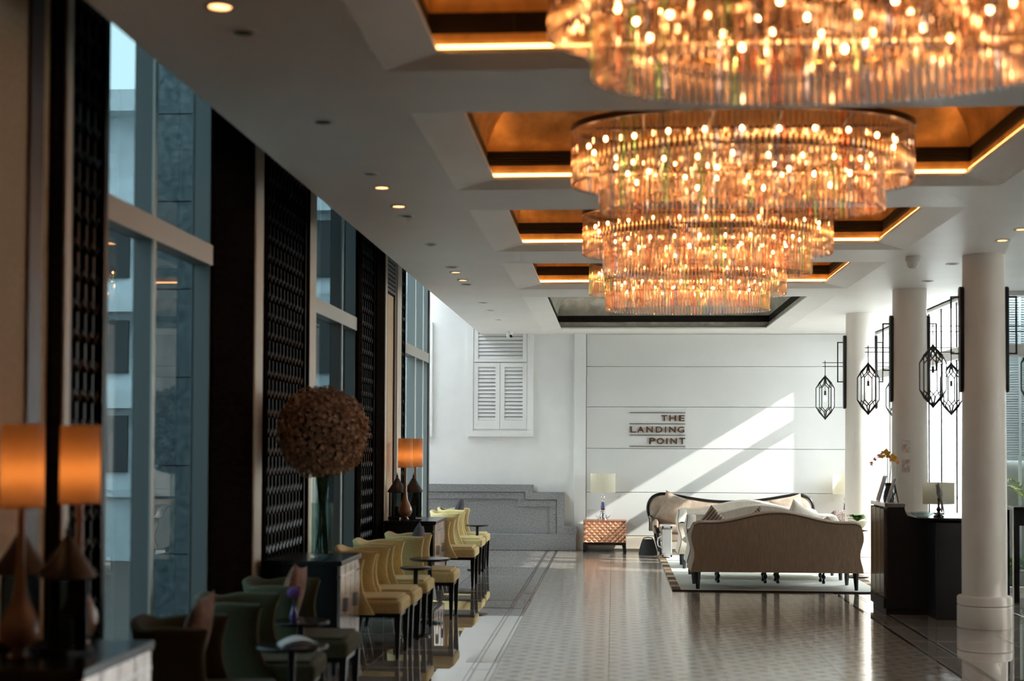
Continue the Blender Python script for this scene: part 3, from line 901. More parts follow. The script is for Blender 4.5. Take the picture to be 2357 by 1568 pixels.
# ------------------------------------------------------------------ column lanterns
def lantern_on_column(cx, cyy, side, label):
    r = empty('column_lantern', (cx, cyy, 0), label=label, cat='lantern', group='faceted glass lanterns on the columns')
    s = side
    # back plate with rounded ends
    pts = []
    z0, z1 = 2.16, 3.14
    for k in range(9): pts.append((0.045*math.cos(PI*k/8), z1-0.03+0.03*math.sin(PI*k/8)))
    for k in range(9): pts.append((-0.045*math.cos(PI*k/8), z0+0.03-0.03*math.sin(PI*k/8)))
    pl_ = MB(); pl_.prism([(p[0], p[1]) for p in pts], 'x', s*0.180, s*0.222)
    pl_.build('back_plate', M_blackmatt, r, bevel=0.006)
    fr = MB()
    q = 0.007
    xo = s*0.295
    for z in (3.045, 2.52): fr.box(min(s*0.2, xo+s*q), max(s*0.2, xo+s*q), -q, q, z-q, z+q)
    fr.box(xo-q, xo+q, -q, q, 2.52, 3.045)
    fr.build('bracket_frame', M_blackmatt, r)
    ar = MB(); xe = s*0.475
    for z in (2.775, 2.725): ar.cyl((s*0.2, 0, z), (xe+s*0.02, 0, z), 0.0045, n=8)
    for z in (2.775, 2.725):
        for xx in (s*0.295, s*0.46): ar.ball((xx, 0, z), 0.009, 8, 6)
    ar.build('arm', M_blackmatt, r)
    MB().cyl((s*0.46, 0, 2.585), (s*0.46, 0, 2.80), 0.005, n=8).build('hanging_rod', M_blackmatt, r)
    n = 6; cx_, cz = s*0.46, 2.31
    T = (cx_, 0, cz+0.285); D = (cx_, 0, cz-0.285)
    def ring(rad, z, ph): return [(cx_+rad*math.cos(2*PI*(k+ph)/n), rad*math.sin(2*PI*(k+ph)/n), cz+z) for k in range(n)]
    A = ring(0.088, 0.19, 0.5); Bq = ring(0.121, 0.125, 0.0); C_ = ring(0.121, -0.125, 0.0); E_ = ring(0.088, -0.19, 0.5)
    cg = MB(); rb = 0.0065
    for k in range(n):
        k2 = (k+1) % n
        for p, q_, rr in ((T, A[k], 0.0105), (A[k], Bq[k], rb), (A[k], Bq[k2], rb), (Bq[k], C_[k], rb), (E_[k], C_[k], rb), (E_[k], C_[k2], rb), (D, E_[k], 0.0095)):
            cg.cyl(p, q_, rr, n=5, cap=False)
    cg.ball(T, 0.014, 8, 6); cg.ball(D, 0.012, 8, 6)
    cg.build('cage', M_blackmatt, r)
    gl = MB()
    for k in range(n):
        k2 = (k+1) % n
        gl.add([T, A[k-1], Bq[k], A[k]], [(0, 1, 2, 3)])
        gl.add([D, E_[k-1], C_[k], E_[k]], [(0, 1, 2, 3)])
        gl.add([A[k], Bq[k], Bq[k2]], [(0, 1, 2)]); gl.add([E_[k], C_[k], C_[k2]], [(0, 1, 2)])
        gl.add([Bq[k], Bq[k2], C_[k2], C_[k]], [(0, 1, 2, 3)])
    gl.build('glass_panes', M_clear, r)
    so = MB(); so.cyl((cx_, 0, cz+0.28), (cx_, 0, cz+0.09), 0.003, n=6); so.cyl((cx_, 0, cz+0.09), (cx_, 0, cz+0.03), 0.013, n=12)
    so.build('socket', M_blackmatt, r)
    MB().lathe([(0.0, -0.055), (0.014, -0.05), (0.021, -0.03), (0.018, -0.008), (0.01, 0.02), (0.01, 0.03)], (cx_, 0, cz), n=14).build('bulb', M_lbulb, r, smooth=True)
lantern_on_column(*COLS[0], -1, 'large black faceted lantern hung left of the front column')
lantern_on_column(*COLS[0], 1, 'black faceted lantern cut by the right picture edge, beside the front column')
lantern_on_column(*COLS[1], -1, 'black faceted lantern hung against the far column, left of the middle column')
lantern_on_column(*COLS[1], 1, 'black faceted lantern partly hidden behind the front column plate')
lantern_on_column(*COLS[2], -1, 'smallest black faceted lantern, hung on the far column before the white wall')
lantern_on_column(*COLS[2], 1, 'black faceted lantern mostly hidden behind the middle column')

# ------------------------------------------------------------------ sofas
def hump(x, W_, ze, zh):
    t = min(1.0, abs(x)/(W_*0.80))
    return ze + (zh-ze)*(0.5+0.5*math.cos(PI*t))
def camel_sofa(name, label, loc, rz, fabric, w_=1.94, dep=0.70, ncush=0):
    r = empty(name, loc, rz, label, 'sofa', 'camelback sofas on the pale rug')
    hw = w_/2
    zb = 0.195
    def side(z): return hw - 0.012 + 0.020*math.cos(2*PI*(z-zb)/0.40)
    # back
    def back_surf(u, v):
        x = -hw + 2*hw*u
        zt = hump(x, hw, 0.765, 0.885)
        e = abs(2*u-1)
        if e > 0.93: zt -= 0.03*((e-0.93)/0.07)**2
        z = zb + (zt-zb)*v
        k = side(z)/hw
        return (x*k, z)
    nu, nv = 41, 13
    b = MB()
    fr_ = lambda y, off: (lambda u, v: (back_surf(u, v)[0], y + off*v, back_surf(u, v)[1]))
    b.grid(fr_(0.0, -0.03), nu, nv)
    b.grid(fr_(0.15, -0.05), nu, nv)
    b.grid(lambda u, v: (back_surf(u, 1)[0], -0.03 + v*0.13, back_surf(u, 1)[1] + 0.022*math.sin(PI*v)), nu, 7)
    b.grid(lambda u, v: (back_surf(u, 0)[0], v*0.15, back_surf(u, 0)[1]), nu, 2)
    for uu in (0.0, 1.0):
        b.grid(lambda u, v, uu=uu: (back_surf(uu, v)[0], -0.03*v + u*(0.15-0.02*v), back_surf(uu, v)[1]), 4, nv)
    b.build('back', fabric, r, smooth=50)
    MB().tube([(back_surf(i/40, 1)[0], -0.032, back_surf(i/40, 1)[1]-0.012) for i in range(41)], 0.007, 6).build('piping', M_piping, r, smooth=True)
    # arms: serpentine wings
    for s in (-1, 1):
        m = MB()
        def arm(u, v, t, s=s):
            y = 0.06 + (dep-0.10)*u
            zt = 0.76 - 0.15*(0.5-0.5*math.cos(PI*min(1, u*1.1)))
            z = zb + (zt-zb)*v
            yy = y + 0.035*math.sin(2*PI*(z-zb)/0.42)*u
            return (s*(side(z) - t*0.11), yy, z)
        m.grid(lambda u, v: arm(u, v, 0), 14, 11); m.grid(lambda u, v: arm(u, v, 1), 14, 11)
        m.grid(lambda u, v: (arm(u, 1, v)[0], arm(u, 1, v)[1], arm(u, 1, v)[2]+0.018*math.sin(PI*v)), 14, 5)
        m.grid(lambda u, v: arm(1, v, u), 3, 11)
        m.grid(lambda u, v: arm(u, 0, v), 14, 2)
        m.build('arm', fabric, r, smooth=50)
        MB().tube([arm(1, k/10, 0.02) for k in range(11)] + [arm(1-k/12, 1, 0.02) for k in range(1, 13)], 0.006, 6).build('piping', M_piping, r, smooth=True)
    B(-hw+0.05, hw-0.05, 0.02, dep-0.03, zb, 0.36).build('seat_base', fabric, r, bevel=0.02)
    for s in (-1, 1):
        x0, x1 = (0.005, hw-0.13) if s > 0 else (-hw+0.13, -0.005)
        B(x0, x1, 0.13, dep+0.01, 0.36, 0.475).build('seat_cushion', fabric, r, smooth=True, bevel=0.035, seg=3)
    for x in (-hw+0.075, hw-0.075):
        for y, dy in ((0.045, -0.03), (dep-0.08, 0.02)):
            MB().cyl((x, y, zb+0.01), (x*1.005, y+dy, 0.0), 0.034, 0.02, n=4, ph=PI/4).build('leg', M_black, r)
    return r
camel_sofa('camelback_sofa', 'shade-darkened camelback sofa nearest the viewer, seen from behind', (1.87, 16.47, 0.016), math.radians(0.8), M_sofa)
camel_sofa('camelback_sofa', 'ivory camelback sofa in the middle of the row, sunlit', (1.88, 18.38, 0.016), PI+math.radians(0.8), M_ivory)
camel_sofa('camelback_sofa', 'ivory camelback sofa furthest back of the row, before the wood-framed settee', (1.84, 19.85, 0.016), PI+math.radians(0.8), M_ivory)

# rug
rug = B(0.68, 3.12, 16.38, 21.55, 0.0015, 0.014).build('area_rug', None)
def rug_mat():
    m = bpy.data.materials.new('rug_wool'); m.use_nodes = True
    nt = m.node_tree; p = nt.nodes['Principled BSDF']; p.inputs['Roughness'].default_value = 0.95
    tc = N(nt, 'ShaderNodeTexCoord'); sp = N(nt, 'ShaderNodeSeparateXYZ'); nt.links.new(tc.outputs['Object'], sp.inputs[0])
    nz = N(nt, 'ShaderNodeTexNoise', Scale=3.0, Detail=3.0); nt.links.new(tc.outputs['Object'], nz.inputs['Vector'])
    base = N(nt, 'ShaderNodeMixRGB'); base.inputs[1].default_value = (0.60, 0.64, 0.60, 1); base.inputs[2].default_value = (0.68, 0.66, 0.58, 1)
    nt.links.new(nz.outputs['Fac'], base.inputs[0])
    # striped side border in blocks
    md = N(nt, 'ShaderNodeMath', operation='MODULO'); md.inputs[1].default_value = 0.62; nt.links.new(sp.outputs['Y'], md.inputs[0])
    gt = N(nt, 'ShaderNodeMath', operation='GREATER_THAN'); gt.inputs[1].default_value = 0.22; nt.links.new(md.outputs[0], gt.inputs[0])
    bcol = N(nt, 'ShaderNodeMixRGB'); bcol.inputs[1].default_value = (0.52, 0.42, 0.30, 1); bcol.inputs[2].default_value = (0.14, 0.075, 0.035, 1)
    nt.links.new(gt.outputs[0], bcol.inputs[0])
    lt = N(nt, 'ShaderNodeMath', operation='LESS_THAN'); lt.inputs[1].default_value = 0.775; nt.links.new(sp.outputs['X'], lt.inputs[0])
    g2 = N(nt, 'ShaderNodeMath', operation='GREATER_THAN'); g2.inputs[1].default_value = 3.025; nt.links.new(sp.outputs['X'], g2.inputs[0])
    mx = N(nt, 'ShaderNodeMath', operation='MAXIMUM'); nt.links.new(lt.outputs[0], mx.inputs[0]); nt.links.new(g2.outputs[0], mx.inputs[1])
    fin = N(nt, 'ShaderNodeMixRGB'); nt.links.new(mx.outputs[0], fin.inputs[0]); nt.links.new(base.outputs[0], fin.inputs[1]); nt.links.new(bcol.outputs[0], fin.inputs[2])
    nt.links.new(fin.outputs[0], p.inputs['Base Color'])
    return m
rug.data.materials.append(rug_mat())
tag(rug, 'pale aqua rug with brown blocked border under the sofas', 'rug')
B(0.675, 3.125, 16.33, 16.379, 0.0015, 0.0145).build('hem', M_rughem, rug, bevel=0.004)

# settee with a wooden frame
def settee():
    r = empty('wood_framed_settee', (1.80, 22.15, 0), 0, 'long settee with curved black wood frame and taupe back, by far wall', 'settee')
    hw = 1.27
    # outline of the frame: left foot up, round lobe, dipping rail, lobe, right foot
    L = [(-1.08, 0.03), (-1.13, 0.20), (-1.17, 0.42), (-1.235, 0.55), (-1.265, 0.66), (-1.255, 0.77), (-1.20, 0.86), (-1.11, 0.905), (-1.0, 0.915), (-0.85, 0.895), (-0.6, 0.85), (-0.3, 0.81), (0.0, 0.80)]
    out = L + [(-x, z) for x, z in reversed(L[:-1])]
    # smooth
    pts = []
    for i in range(len(out)-1):
        p0 = out[max(i-1, 0)]; p1 = out[i]; p2 = out[i+1]; p3 = out[min(i+2, len(out)-1)]
        for k in range(5):
            t = k/5
            f = lambda a, b, c, d: 0.5*((2*b)+(-a+c)*t+(2*a-5*b+4*c-d)*t*t+(-a+3*b-3*c+d)*t**3)
            pts.append((f(p0[0], p1[0], p2[0], p3[0]), f(p0[1], p1[1], p2[1], p3[1])))
    pts.append(out[-1])
    MB().tube([(x, -0.03+0.05*max(0, z-0.3), z) for x, z in pts], [0.022 if z > 0.3 else 0.028 for x, z in pts], 10).build('frame', M_black, r, smooth=True)
    # upholstered back, bulging
    up = [(x, z) for x, z in pts if z > 0.36]
    b = MB()
    nu = len(up)
    b.grid(lambda u, v: (up[round(u*(nu-1))][0]*(0.975-0.02*v*0), -0.10*math.sin(PI*min(1, v*0.9+0.1))*(1-abs(2*u-1)**6) - 0.01, 0.34+(up[round(u*(nu-1))][1]-0.018-0.34)*v), nu, 9)
    b.grid(lambda u, v: (up[round(u*(nu-1))][0]*0.985, 0.035, 0.34+(up[round(u*(nu-1))][1]-0.012-0.34)*v), nu, 2)
    b.grid(lambda u, v: (up[round(u*(nu-1))][0]*(0.985 if v > 0.5 else 0.975), -0.02+0.055*v, up[round(u*(nu-1))][1]-0.018+0.006*v), nu, 2)
    b.build('back', M_tuft, r, smooth=60)
    B(-1.12, 1.12, -0.72, -0.02, 0.22, 0.36).build('seat_base', M_tuft, r, bevel=0.03, smooth=True)
    for x in (-0.56, 0.56): B(x-0.55, x+0.55, -0.75, -0.06, 0.36, 0.46).build('seat_cushion', M_tuft, r, smooth=True, bevel=0.04, seg=3)
    for s in (-1, 1):
        MB().tube([(s*1.235, -0.01, 0.56), (s*1.22, -0.25, 0.57), (s*1.19, -0.5, 0.52), (s*1.15, -0.68, 0.40), (s*1.11, -0.70, 0.2), (s*1.08, -0.70, 0.02)], 0.024, 8).build('arm_frame', M_black, r, smooth=True)
        B(s*1.16-0.04, s*1.16+0.04, -0.62, -0.03, 0.34, 0.535).build('arm_pad', M_tuft, r, bevel=0.025, smooth=True)
    return r
settee()

def cushion(name, loc, rot, sx, sz, th, m, label, cat='cushion', group=None):
    def srf(sgn):
        def f(u, v):
            a, b = 2*u-1, 2*v-1
            k = (1-abs(a)**2.2)*(1-abs(b)**2.2)
            pinch = 1 - 0.10*(1-abs(a)**2)*(abs(b)**3)
            pin2 = 1 - 0.10*(1-abs(b)**2)*(abs(a)**3)
            return (a*sx/2*pin2, sgn*th/2*max(0, k)**0.55, b*sz/2*pinch)
        return f
    c = MB(); c.grid(srf(1), 15, 15); c.grid(srf(-1), 15, 15)
    o = c.build(name, m, smooth=60)
    o.location = loc; o.rotation_euler = rot
    return tag(o, label, cat, group)
def stripe_mat():
    m = bpy.data.materials.new('striped_cushion'); m.use_nodes = True
    nt = m.node_tree; p = nt.nodes['Principled BSDF']; p.inputs['Roughness'].default_value = 0.9
    tc = N(nt, 'ShaderNodeTexCoord'); wv = N(nt, 'ShaderNodeTexWave', Scale=9.0, Distortion=0.5); nt.links.new(tc.outputs['Object'], wv.inputs['Vector'])
    rp = N(nt, 'ShaderNodeValToRGB'); rp.color_ramp.elements[0].color = (0.16, 0.10, 0.07, 1); rp.color_ramp.elements[1].color = (0.58, 0.50, 0.42, 1)
    nt.links.new(wv.outputs['Fac'], rp.inputs[0]); nt.links.new(rp.outputs[0], p.inputs['Base Color'])
    return m
M_stripe = stripe_mat()
cushion('throw_cushion', (1.17, 16.80, 0.72), (math.radians(14), math.radians(40), 0), 0.36, 0.36, 0.13, M_stripe, 'striped cushion whose tip peeks over the left of the nearest sofa', group='striped cushions on the nearest sofa')
cushion('throw_cushion', (1.66, 16.80, 0.71), (math.radians(14), math.radians(-36), 0), 0.36, 0.36, 0.13, M_stripe, 'striped cushion peeking over the nearest sofa, right of its twin', group='striped cushions on the nearest sofa')
cushion('throw_cushion', (0.93, 21.88, 0.69), (math.radians(-12), math.radians(20), math.radians(-18)), 0.46, 0.46, 0.18, M_tuft, 'crumpled brown velvet cushion at the left end of the settee')
cushion('throw_cushion', (2.66, 21.88, 0.68), (math.radians(-12), math.radians(-12), math.radians(15)), 0.52, 0.44, 0.18, M_tuft, 'gathered brown velvet cushion at the right end of the settee')
cushion('throw_cushion', (2.35, 18.12, 0.70), (math.radians(-14), math.radians(30), 0), 0.44, 0.44, 0.15, M_ivory, 'white cushion in sunlight on the right of the middle sofa')

# two small tables with turned legs
def turned_table(x0, x1, y0, y1, label):
    cx, cyy = (x0+x1)/2, (y0+y1)/2
    r = empty('turned_leg_table', (cx, cyy, 0.016), 0, label, 'table', 'small turned-leg tables between sofas')
    hx, hy = (x1-x0)/2, (y1-y0)/2
    B(-hx-0.02, hx+0.02, -hy-0.02, hy+0.02, 0.42, 0.45).build('table_top', M_black, r, bevel=0.006)
    B(-hx, hx, -hy, hy, 0.36, 0.42).build('apron', M_black, r)
    prof = [(0.016, 0.0), (0.022, 0.02), (0.012, 0.045), (0.026, 0.075), (0.026, 0.09), (0.012, 0.11), (0.02, 0.16), (0.022, 0.18), (0.011, 0.21), (0.016, 0.28), (0.022, 0.31), (0.018, 0.37)]
    for sx in (-1, 1):
        for sy in (-1, 1): MB().lathe(prof, (sx*(hx-0.02), sy*(hy-0.02), 0), n=12).build('leg', M_black, r, smooth=True)
    st = MB(); st.cyl((-hx+0.02, -hy+0.02, 0.17), (hx-0.02, hy-0.02, 0.17), 0.006, n=6); st.cyl((-hx+0.02, hy-0.02, 0.17), (hx-0.02, -hy+0.02, 0.17), 0.006, n=6)
    st.build('stretcher', M_black, r)
turned_table(1.24, 1.84, 17.24, 17.54, 'small black turned-leg table seen under the nearest sofa, left one')
turned_table(1.95, 2.53, 17.24, 17.54, 'small black turned-leg table seen under the nearest sofa, right one')

# ------------------------------------------------------------------ chests and silver lamps by the far wall
def chest(x0, x1, label, m, quilted=True):
    r = empty('quilted_chest', ((x0+x1)/2, 22.32, 0), 0, label, 'chest')
    hw = (x1-x0)/2
    B(-hw, hw, -0.21, 0.21, 0.155, 0.485).build('body', m, r, bevel=0.004)
    B(-hw-0.006, hw+0.006, -0.216, 0.216, 0.485, 0.497).build('top', m, r, bevel=0.003)
    if quilted:
        n, k = 8, 4
        q = MB()
        cw, chh = 2*hw/n, 0.33/k
        for i in range(n):
            for j in range(k*2+1):
                cx = -hw + (i+0.5)*cw + (cw/2 if j % 2 else 0); cz = 0.155 + j*chh/2
                pts = [(cx-cw/2, cz), (cx, cz-chh/2), (cx+cw/2, cz), (cx, cz+chh/2)]
                pts = [(max(-hw, min(hw, a)), max(0.157, min(0.483, b))) for a, b in pts]
                if max(p[0] for p in pts)-min(p[0] for p in pts) < 0.01 or max(p[1] for p in pts)-min(p[1] for p in pts) < 0.01: continue
                ax = sum(p[0] for p in pts)/4; az = sum(p[1] for p in pts)/4
                q.add([(p[0], -0.2105, p[1]) for p in pts]+[(ax, -0.226, az)], [(0,1,4),(1,2,4),(2,3,4),(3,0,4)])
        tag(q.build('quilting', m, r), kind='stuff')
    B(-hw, hw, -0.205, 0.205, 0.115, 0.155).build('plinth', M_black, r)
    for sx in (-1, 1):
        for sy in (-1, 1):
            x_, y_ = sx*(hw-0.03), sy*0.17
            MB().hexa([(x_-0.022+sx*0.012,y_-0.02,0),(x_+0.022+sx*0.012,y_-0.02,0),(x_+0.022+sx*0.012,y_+0.02,0),(x_-0.022+sx*0.012,y_+0.02,0),
                       (x_-0.035,y_-0.03,0.125),(x_+0.03,y_-0.03,0.125),(x_+0.03,y_+0.03,0.125),(x_-0.035,y_+0.03,0.125)]).build('leg', M_black, r)
    return r
chest(-0.46, 0.20, 'copper quilted chest on black legs at the far white wall', M_copper)
chest(3.32, 3.96, 'amber wood chest glimpsed between the nearest sofa and the reception desk', M_oak)
def silver_lamp(x, label):
    r = empty('silver_lamp', (x, 22.30, 0.497), 0, label, 'lamp', 'silver lamps on the far chests')
    MB().lathe([(0.085, 0.0), (0.088, 0.02), (0.05, 0.03), (0.045, 0.10), (0.03, 0.115), (0.045, 0.125), (0.022, 0.15), (0.06, 0.16), (0.02, 0.175)], n=24).build('base', M_chrome, r, smooth=30)
    MB().lathe([(0.036, 0.175), (0.024, 0.28)], n=20).build('stem', M_blueglass, r, smooth=True)
    MB().lathe([(0.042, 0.28), (0.042, 0.29), (0.015, 0.30), (0.02, 0.34), (0.035, 0.355), (0.03, 0.375), (0.012, 0.39), (0.006, 0.43), (0.004, 0.50)], n=20).build('neck', M_chrome, r, smooth=30)
    for k in range(6):
        t = 2*PI*k/6
        MB().tube([(0.05*math.cos(t), 0.05*math.sin(t), 0.03), (0.10*math.cos(t), 0.10*math.sin(t), 0.05), (0.115*math.cos(t), 0.115*math.sin(t), 0.075)], 0.006, 6).build('scroll_foot', M_chrome, r)
    MB().lathe([(0.195, 0.43), (0.195, 0.725)], n=40, cap=False).build('shade', M_shadew, r, smooth=True)
    sp = MB()
    for k in range(3):
        t = 2*PI*k/3; sp.cyl((0, 0, 0.5), (0.194*math.cos(t), 0.194*math.sin(t), 0.5), 0.003, n=5)
    sp.build('shade_spider', M_chrome, r)
silver_lamp(-0.16, 'silver turned lamp with white drum shade on the copper chest')
silver_lamp(3.58, 'silver turned lamp with white drum shade half hidden by the far column')

# case and bag
ac = empty('aluminium_case', (0.79, 21.0, 0.0155), 0, 'upright aluminium flight case with white handle beside the settee', 'case')
B(-0.07, 0.07, -0.02, 0.30, 0.012, 0.47).build('shell', M_alu, ac, bevel=0.012)
for z in (0.05, 0.42): B(-0.074, 0.074, -0.024, 0.304, z, z+0.02).build('band', M_chrome, ac)
for z in (0.015, 0.435):
    for s in (-1, 1): B(s*0.062-0.012, s*0.062+0.012, -0.028, 0.0, z, z+0.03).build('corner', M_blackmatt, ac, bevel=0.004)
MB().tube([(-0.07, 0.1, 0.14), (-0.125, 0.1, 0.17), (-0.135, 0.1, 0.22), (-0.125, 0.1, 0.28), (-0.07, 0.1, 0.31)], 0.012, 8).build('handle', M_paper, ac, smooth=True)
bag = MB()
bag.grid(lambda u, v: ((0.135-0.055*v**1.5)*math.cos(2*PI*u)*(1 if abs(math.cos(2*PI*u)) < 0.7 else 1.06), (0.10-0.05*v)*math.sin(2*PI*u), 0.235*v), 20, 8, closed_u=True)
bag.add([(0.13*math.cos(2*PI*k/20)*0.62, 0.05*math.sin(2*PI*k/20), 0.235) for k in range(20)], [tuple(range(20))])
bo = bag.build('shoulder_bag', M_bag, smooth=60); bo.location = (0.53, 21.75, 0.001); tag(bo, 'slumped black nylon bag on the floor left of the flight case', 'bag')
MB().tube([(-0.08, 0, 0.22), (-0.06, 0, 0.255), (0.0, 0, 0.265), (0.06, 0, 0.255), (0.08, 0, 0.22)], 0.008, 6).build('strap', M_bag, bo)

# patterned armchair and plant stand at the right of the sofas
pa = empty('patterned_armchair', (3.57, 20.65, 0), math.radians(3), 'armchair in speckled plum weave behind the sofas, by the far column', 'armchair')
B(-0.34, 0.34, -0.32, 0.34, 0.16, 0.42).build('seat', M_pattern, pa, bevel=0.04, smooth=True)
MB().prism([(-0.40, 0.3), (0.40, 0.3), (0.40, 0.62), (0.33, 0.68), (0.1, 0.71), (-0.2, 0.74), (-0.36, 0.73), (-0.40, 0.68)], 'y', 0.22, 0.40).build('backrest', M_pattern, pa, bevel=0.04, smooth=True)
for s in (-1, 1): B(s*0.36-0.06, s*0.36+0.06, -0.32, 0.25, 0.16, 0.58).build('arm', M_pattern, pa, bevel=0.04, smooth=True)
for sx in (-1, 1):
    for sy in (-1, 1): MB().cyl((sx*0.33, sy*0.28, 0.17), (sx*0.34, sy*0.29, 0), 0.025, 0.018, n=8).build('leg', M_black, pa)
ps = empty('plant_stand', (3.06, 18.15, 0.0145), 0, 'slim black stand under the white plant bowl, right of the sofas', 'stand')
MB().lathe([(0.14, 0.0), (0.14, 0.02), (0.03, 0.04)], n=24).build('base', M_black, ps, smooth=30)
MB().cyl((0, 0, 0.03), (0, 0, 0.58), 0.018, n=12).build('post', M_black, ps)
MB().lathe([(0.02, 0.57), (0.13, 0.585), (0.13, 0.60)], n=24).build('top', M_black, ps, smooth=30)
pb = empty('potted_fern', (3.06, 18.15, 0.6145), 0, 'bright green fern in a cream bowl left of the far column', 'plant')
MB().lathe([(0.03, 0.0), (0.06, 0.015), (0.10, 0.06), (0.118, 0.11), (0.112, 0.115), (0.0, 0.10)], n=28).build('bowl', M_shadew, pb, smooth=True)
def leaves(n, rad, h, m, name, parent, seed, wd=0.018):
    rnd = random.Random(seed); q = MB()
    for k in range(n):
        t = rnd.random()*2*PI; L = rad*(0.5+0.5*rnd.random()); hh = h*(0.4+0.6*rnd.random())
        d = Vector((math.cos(t), math.sin(t), 0)); sdv = Vector((-d.y, d.x, 0))
        pr = []
        for s in range(6):
            u = s/5
            c = d*L*u + Vector((0, 0, hh*(1.6*u-1.1*u*u)))
            wq = wd*math.sin(PI*min(0.97, u*0.9+0.08))
            pr += [c-sdv*wq, c+sdv*wq+Vector((0, 0, 0.004))]
        q.add(pr, [(2*i, 2*i+1, 2*i+3, 2*i+2) for i in range(5)])
    o = q.build(name, m, parent, smooth=True)
    return o
lf = leaves(60, 0.16, 0.16, M_leaf, 'fronds', pb, 3); lf.location = (0, 0, 0.10); tag(lf, kind='stuff')

# ------------------------------------------------------------------ consoles along the window wall
def console(y0, y1, label):
    x0, x1 = -2.50, -1.94
    r = empty('console_cabinet', (0, 0, 0), 0, label, 'cabinet', 'black consoles along the window wall')
    r.location = ((x0+x1)/2, (y0+y1)/2, 0)
    hx, hy = (x1-x0)/2, (y1-y0)/2
    B(-hx, hx-0.025, -hy, hy, 0.16, 0.785).build('body', M_black, r, bevel=0.003)
    B(-hx-0.005, hx+0.012, -hy-0.012, hy+0.012, 0.785, 0.82).build('top', M_black, r, bevel=0.004)
    n = 4; wq = 2*hy/n
    for k in range(n):
        d = B(hx-0.025, hx, -hy+k*wq+0.006, -hy+(k+1)*wq-0.006, 0.17, 0.78).build('door', M_silverfront, r, bevel=0.004)
        MB().box(hx, hx+0.018, -hy+(k+(0.85 if k % 2 == 0 else 0.15))*wq-0.006, -hy+(k+(0.85 if k % 2 == 0 else 0.15))*wq+0.006, 0.44, 0.54).build('handle', M_chrome, d)
    B(hx-0.03, hx+0.004, -hy, hy, 0.70, 0.712).build('moulding', M_chrome, r)
    for sx in (-1, 1):
        for sy in (-1, 1): MB().cyl((sx*(hx-0.05), sy*(hy-0.05), 0.165), (sx*(hx-0.05), sy*(hy-0.05), 0), 0.03, 0.02, n=4, ph=PI/4).build('leg', M_black, r)
console(5.11, 5.90, 'black console with silver front nearest the viewer, bottom left')
console(10.06, 10.84, 'black console with silver front under the dried flower ball')
console(15.46, 16.42, 'black console with silver front furthest off, under two amber lamps')

def gourd_lamp(x, y, label, power):
    z = 0.8205
    r = empty('gourd_lamp', (x, y, z), 0, label, 'lamp', 'amber lamps on the consoles')
    MB().lathe([(0.045, 0.0), (0.05, 0.008), (0.038, 0.02), (0.03, 0.03)], n=24).build('foot', M_chrome, r, smooth=30)
    MB().lathe([(0.028, 0.028), (0.055, 0.045), (0.075, 0.075), (0.080, 0.105), (0.074, 0.135), (0.055, 0.175), (0.034, 0.22), (0.022, 0.28), (0.017, 0.37), (0.015, 0.48), (0.016, 0.57), (0.018, 0.60)], n=32).build('gourd_base', M_mushroom, r, smooth=60)
    MB().lathe([(0.083, 0.58), (0.080, 0.905)], n=40, cap=False).build('shade', M_shade, r, smooth=True)
    MB().lathe([(0.085, 0.58), (0.082, 0.58), (0.082, 0.586), (0.085, 0.586), (0.085, 0.58)], n=40, cap=False).build('shade_hem', M_shade, r, smooth=30)
    MB().cyl((0, 0, 0.59), (0, 0, 0.68), 0.012, n=12).build('socket', M_goldbar, r)
    MB().ball((0, 0, 0.715), 0.028, 14, 10).build('bulb', emit_mat('lamp_bulb', (1.0, 0.58, 0.26), power*0.14), r, smooth=True)
gourd_lamp(-2.285, 5.37, 'amber lamp with gourd base cut by the left picture edge', 26.0)
gourd_lamp(-2.205, 5.76, 'amber lamp with gourd base before the near lattice screen', 26.0)
gourd_lamp(-2.305, 15.70, 'front amber lamp with gourd base on the farthest console', 26.0)
gourd_lamp(-2.275, 16.30, 'rear amber lamp half hidden behind its twin on the farthest console', 26.0)

def moor_lantern(x, y, label, h=0.52, w_=0.088):
    r = empty('moorish_lantern', (x, y, 0.8205), PI/8, label, 'lantern', 'black pierced lanterns on the consoles')
    n = 4
    fr = MB()
    def ring(rad, z): return [(rad*math.cos(2*PI*(k+0.5)/n), rad*math.sin(2*PI*(k+0.5)/n), z) for k in range(n)]
    a, b, c = ring(w_*1.12, 0.02), ring(w_*1.12, h*0.58), ring(w_*1.3, h*0.58)
    for k in range(n):
        fr.cyl(a[k], b[k], 0.008, n=6); fr.cyl(a[k], a[(k+1) % n], 0.008, n=6); fr.cyl(b[k], b[(k+1) % n], 0.008, n=6)
    fr.build('cage', M_blackmatt, r)
    pn = MB()
    for k in range(n): pn.add([a[k], a[(k+1) % n], b[(k+1) % n], b[k]], [(0, 1, 2, 3)])
    pn.build('glass_panes', M_glass, r)
    MB().lathe([(w_*1.2, 0.0), (w_*1.2, 0.02), (w_*1.1, 0.026)], n=4).build('base', M_blackmatt, r)
    MB().lathe([(w_*1.30, h*0.58), (w_*1.25, h*0.60), (w_*0.95, h*0.68), (w_*0.55, h*0.78), (w_*0.28, h*0.86), (w_*0.10, h*0.90), (w_*0.16, h*0.925), (w_*0.07, h*0.95), (0.002, h)], n=12).build('roof', M_blackmatt, r, smooth=40)
    MB().cyl((0, 0, 0.024), (0, 0, 0.14), 0.03, n=16).build('candle', M_shadew, r)
    return r
moor_lantern(-2.41, 5.66, 'black pierced lantern behind the leftmost amber lamp')
moor_lantern(-2.16, 5.52, 'black pierced lantern between the two near amber lamps')
moor_lantern(-2.42, 15.86, 'black pierced lantern left behind the front far lamp')
moor_lantern(-2.26, 16.03, 'black pierced lantern between the two far amber lamps')

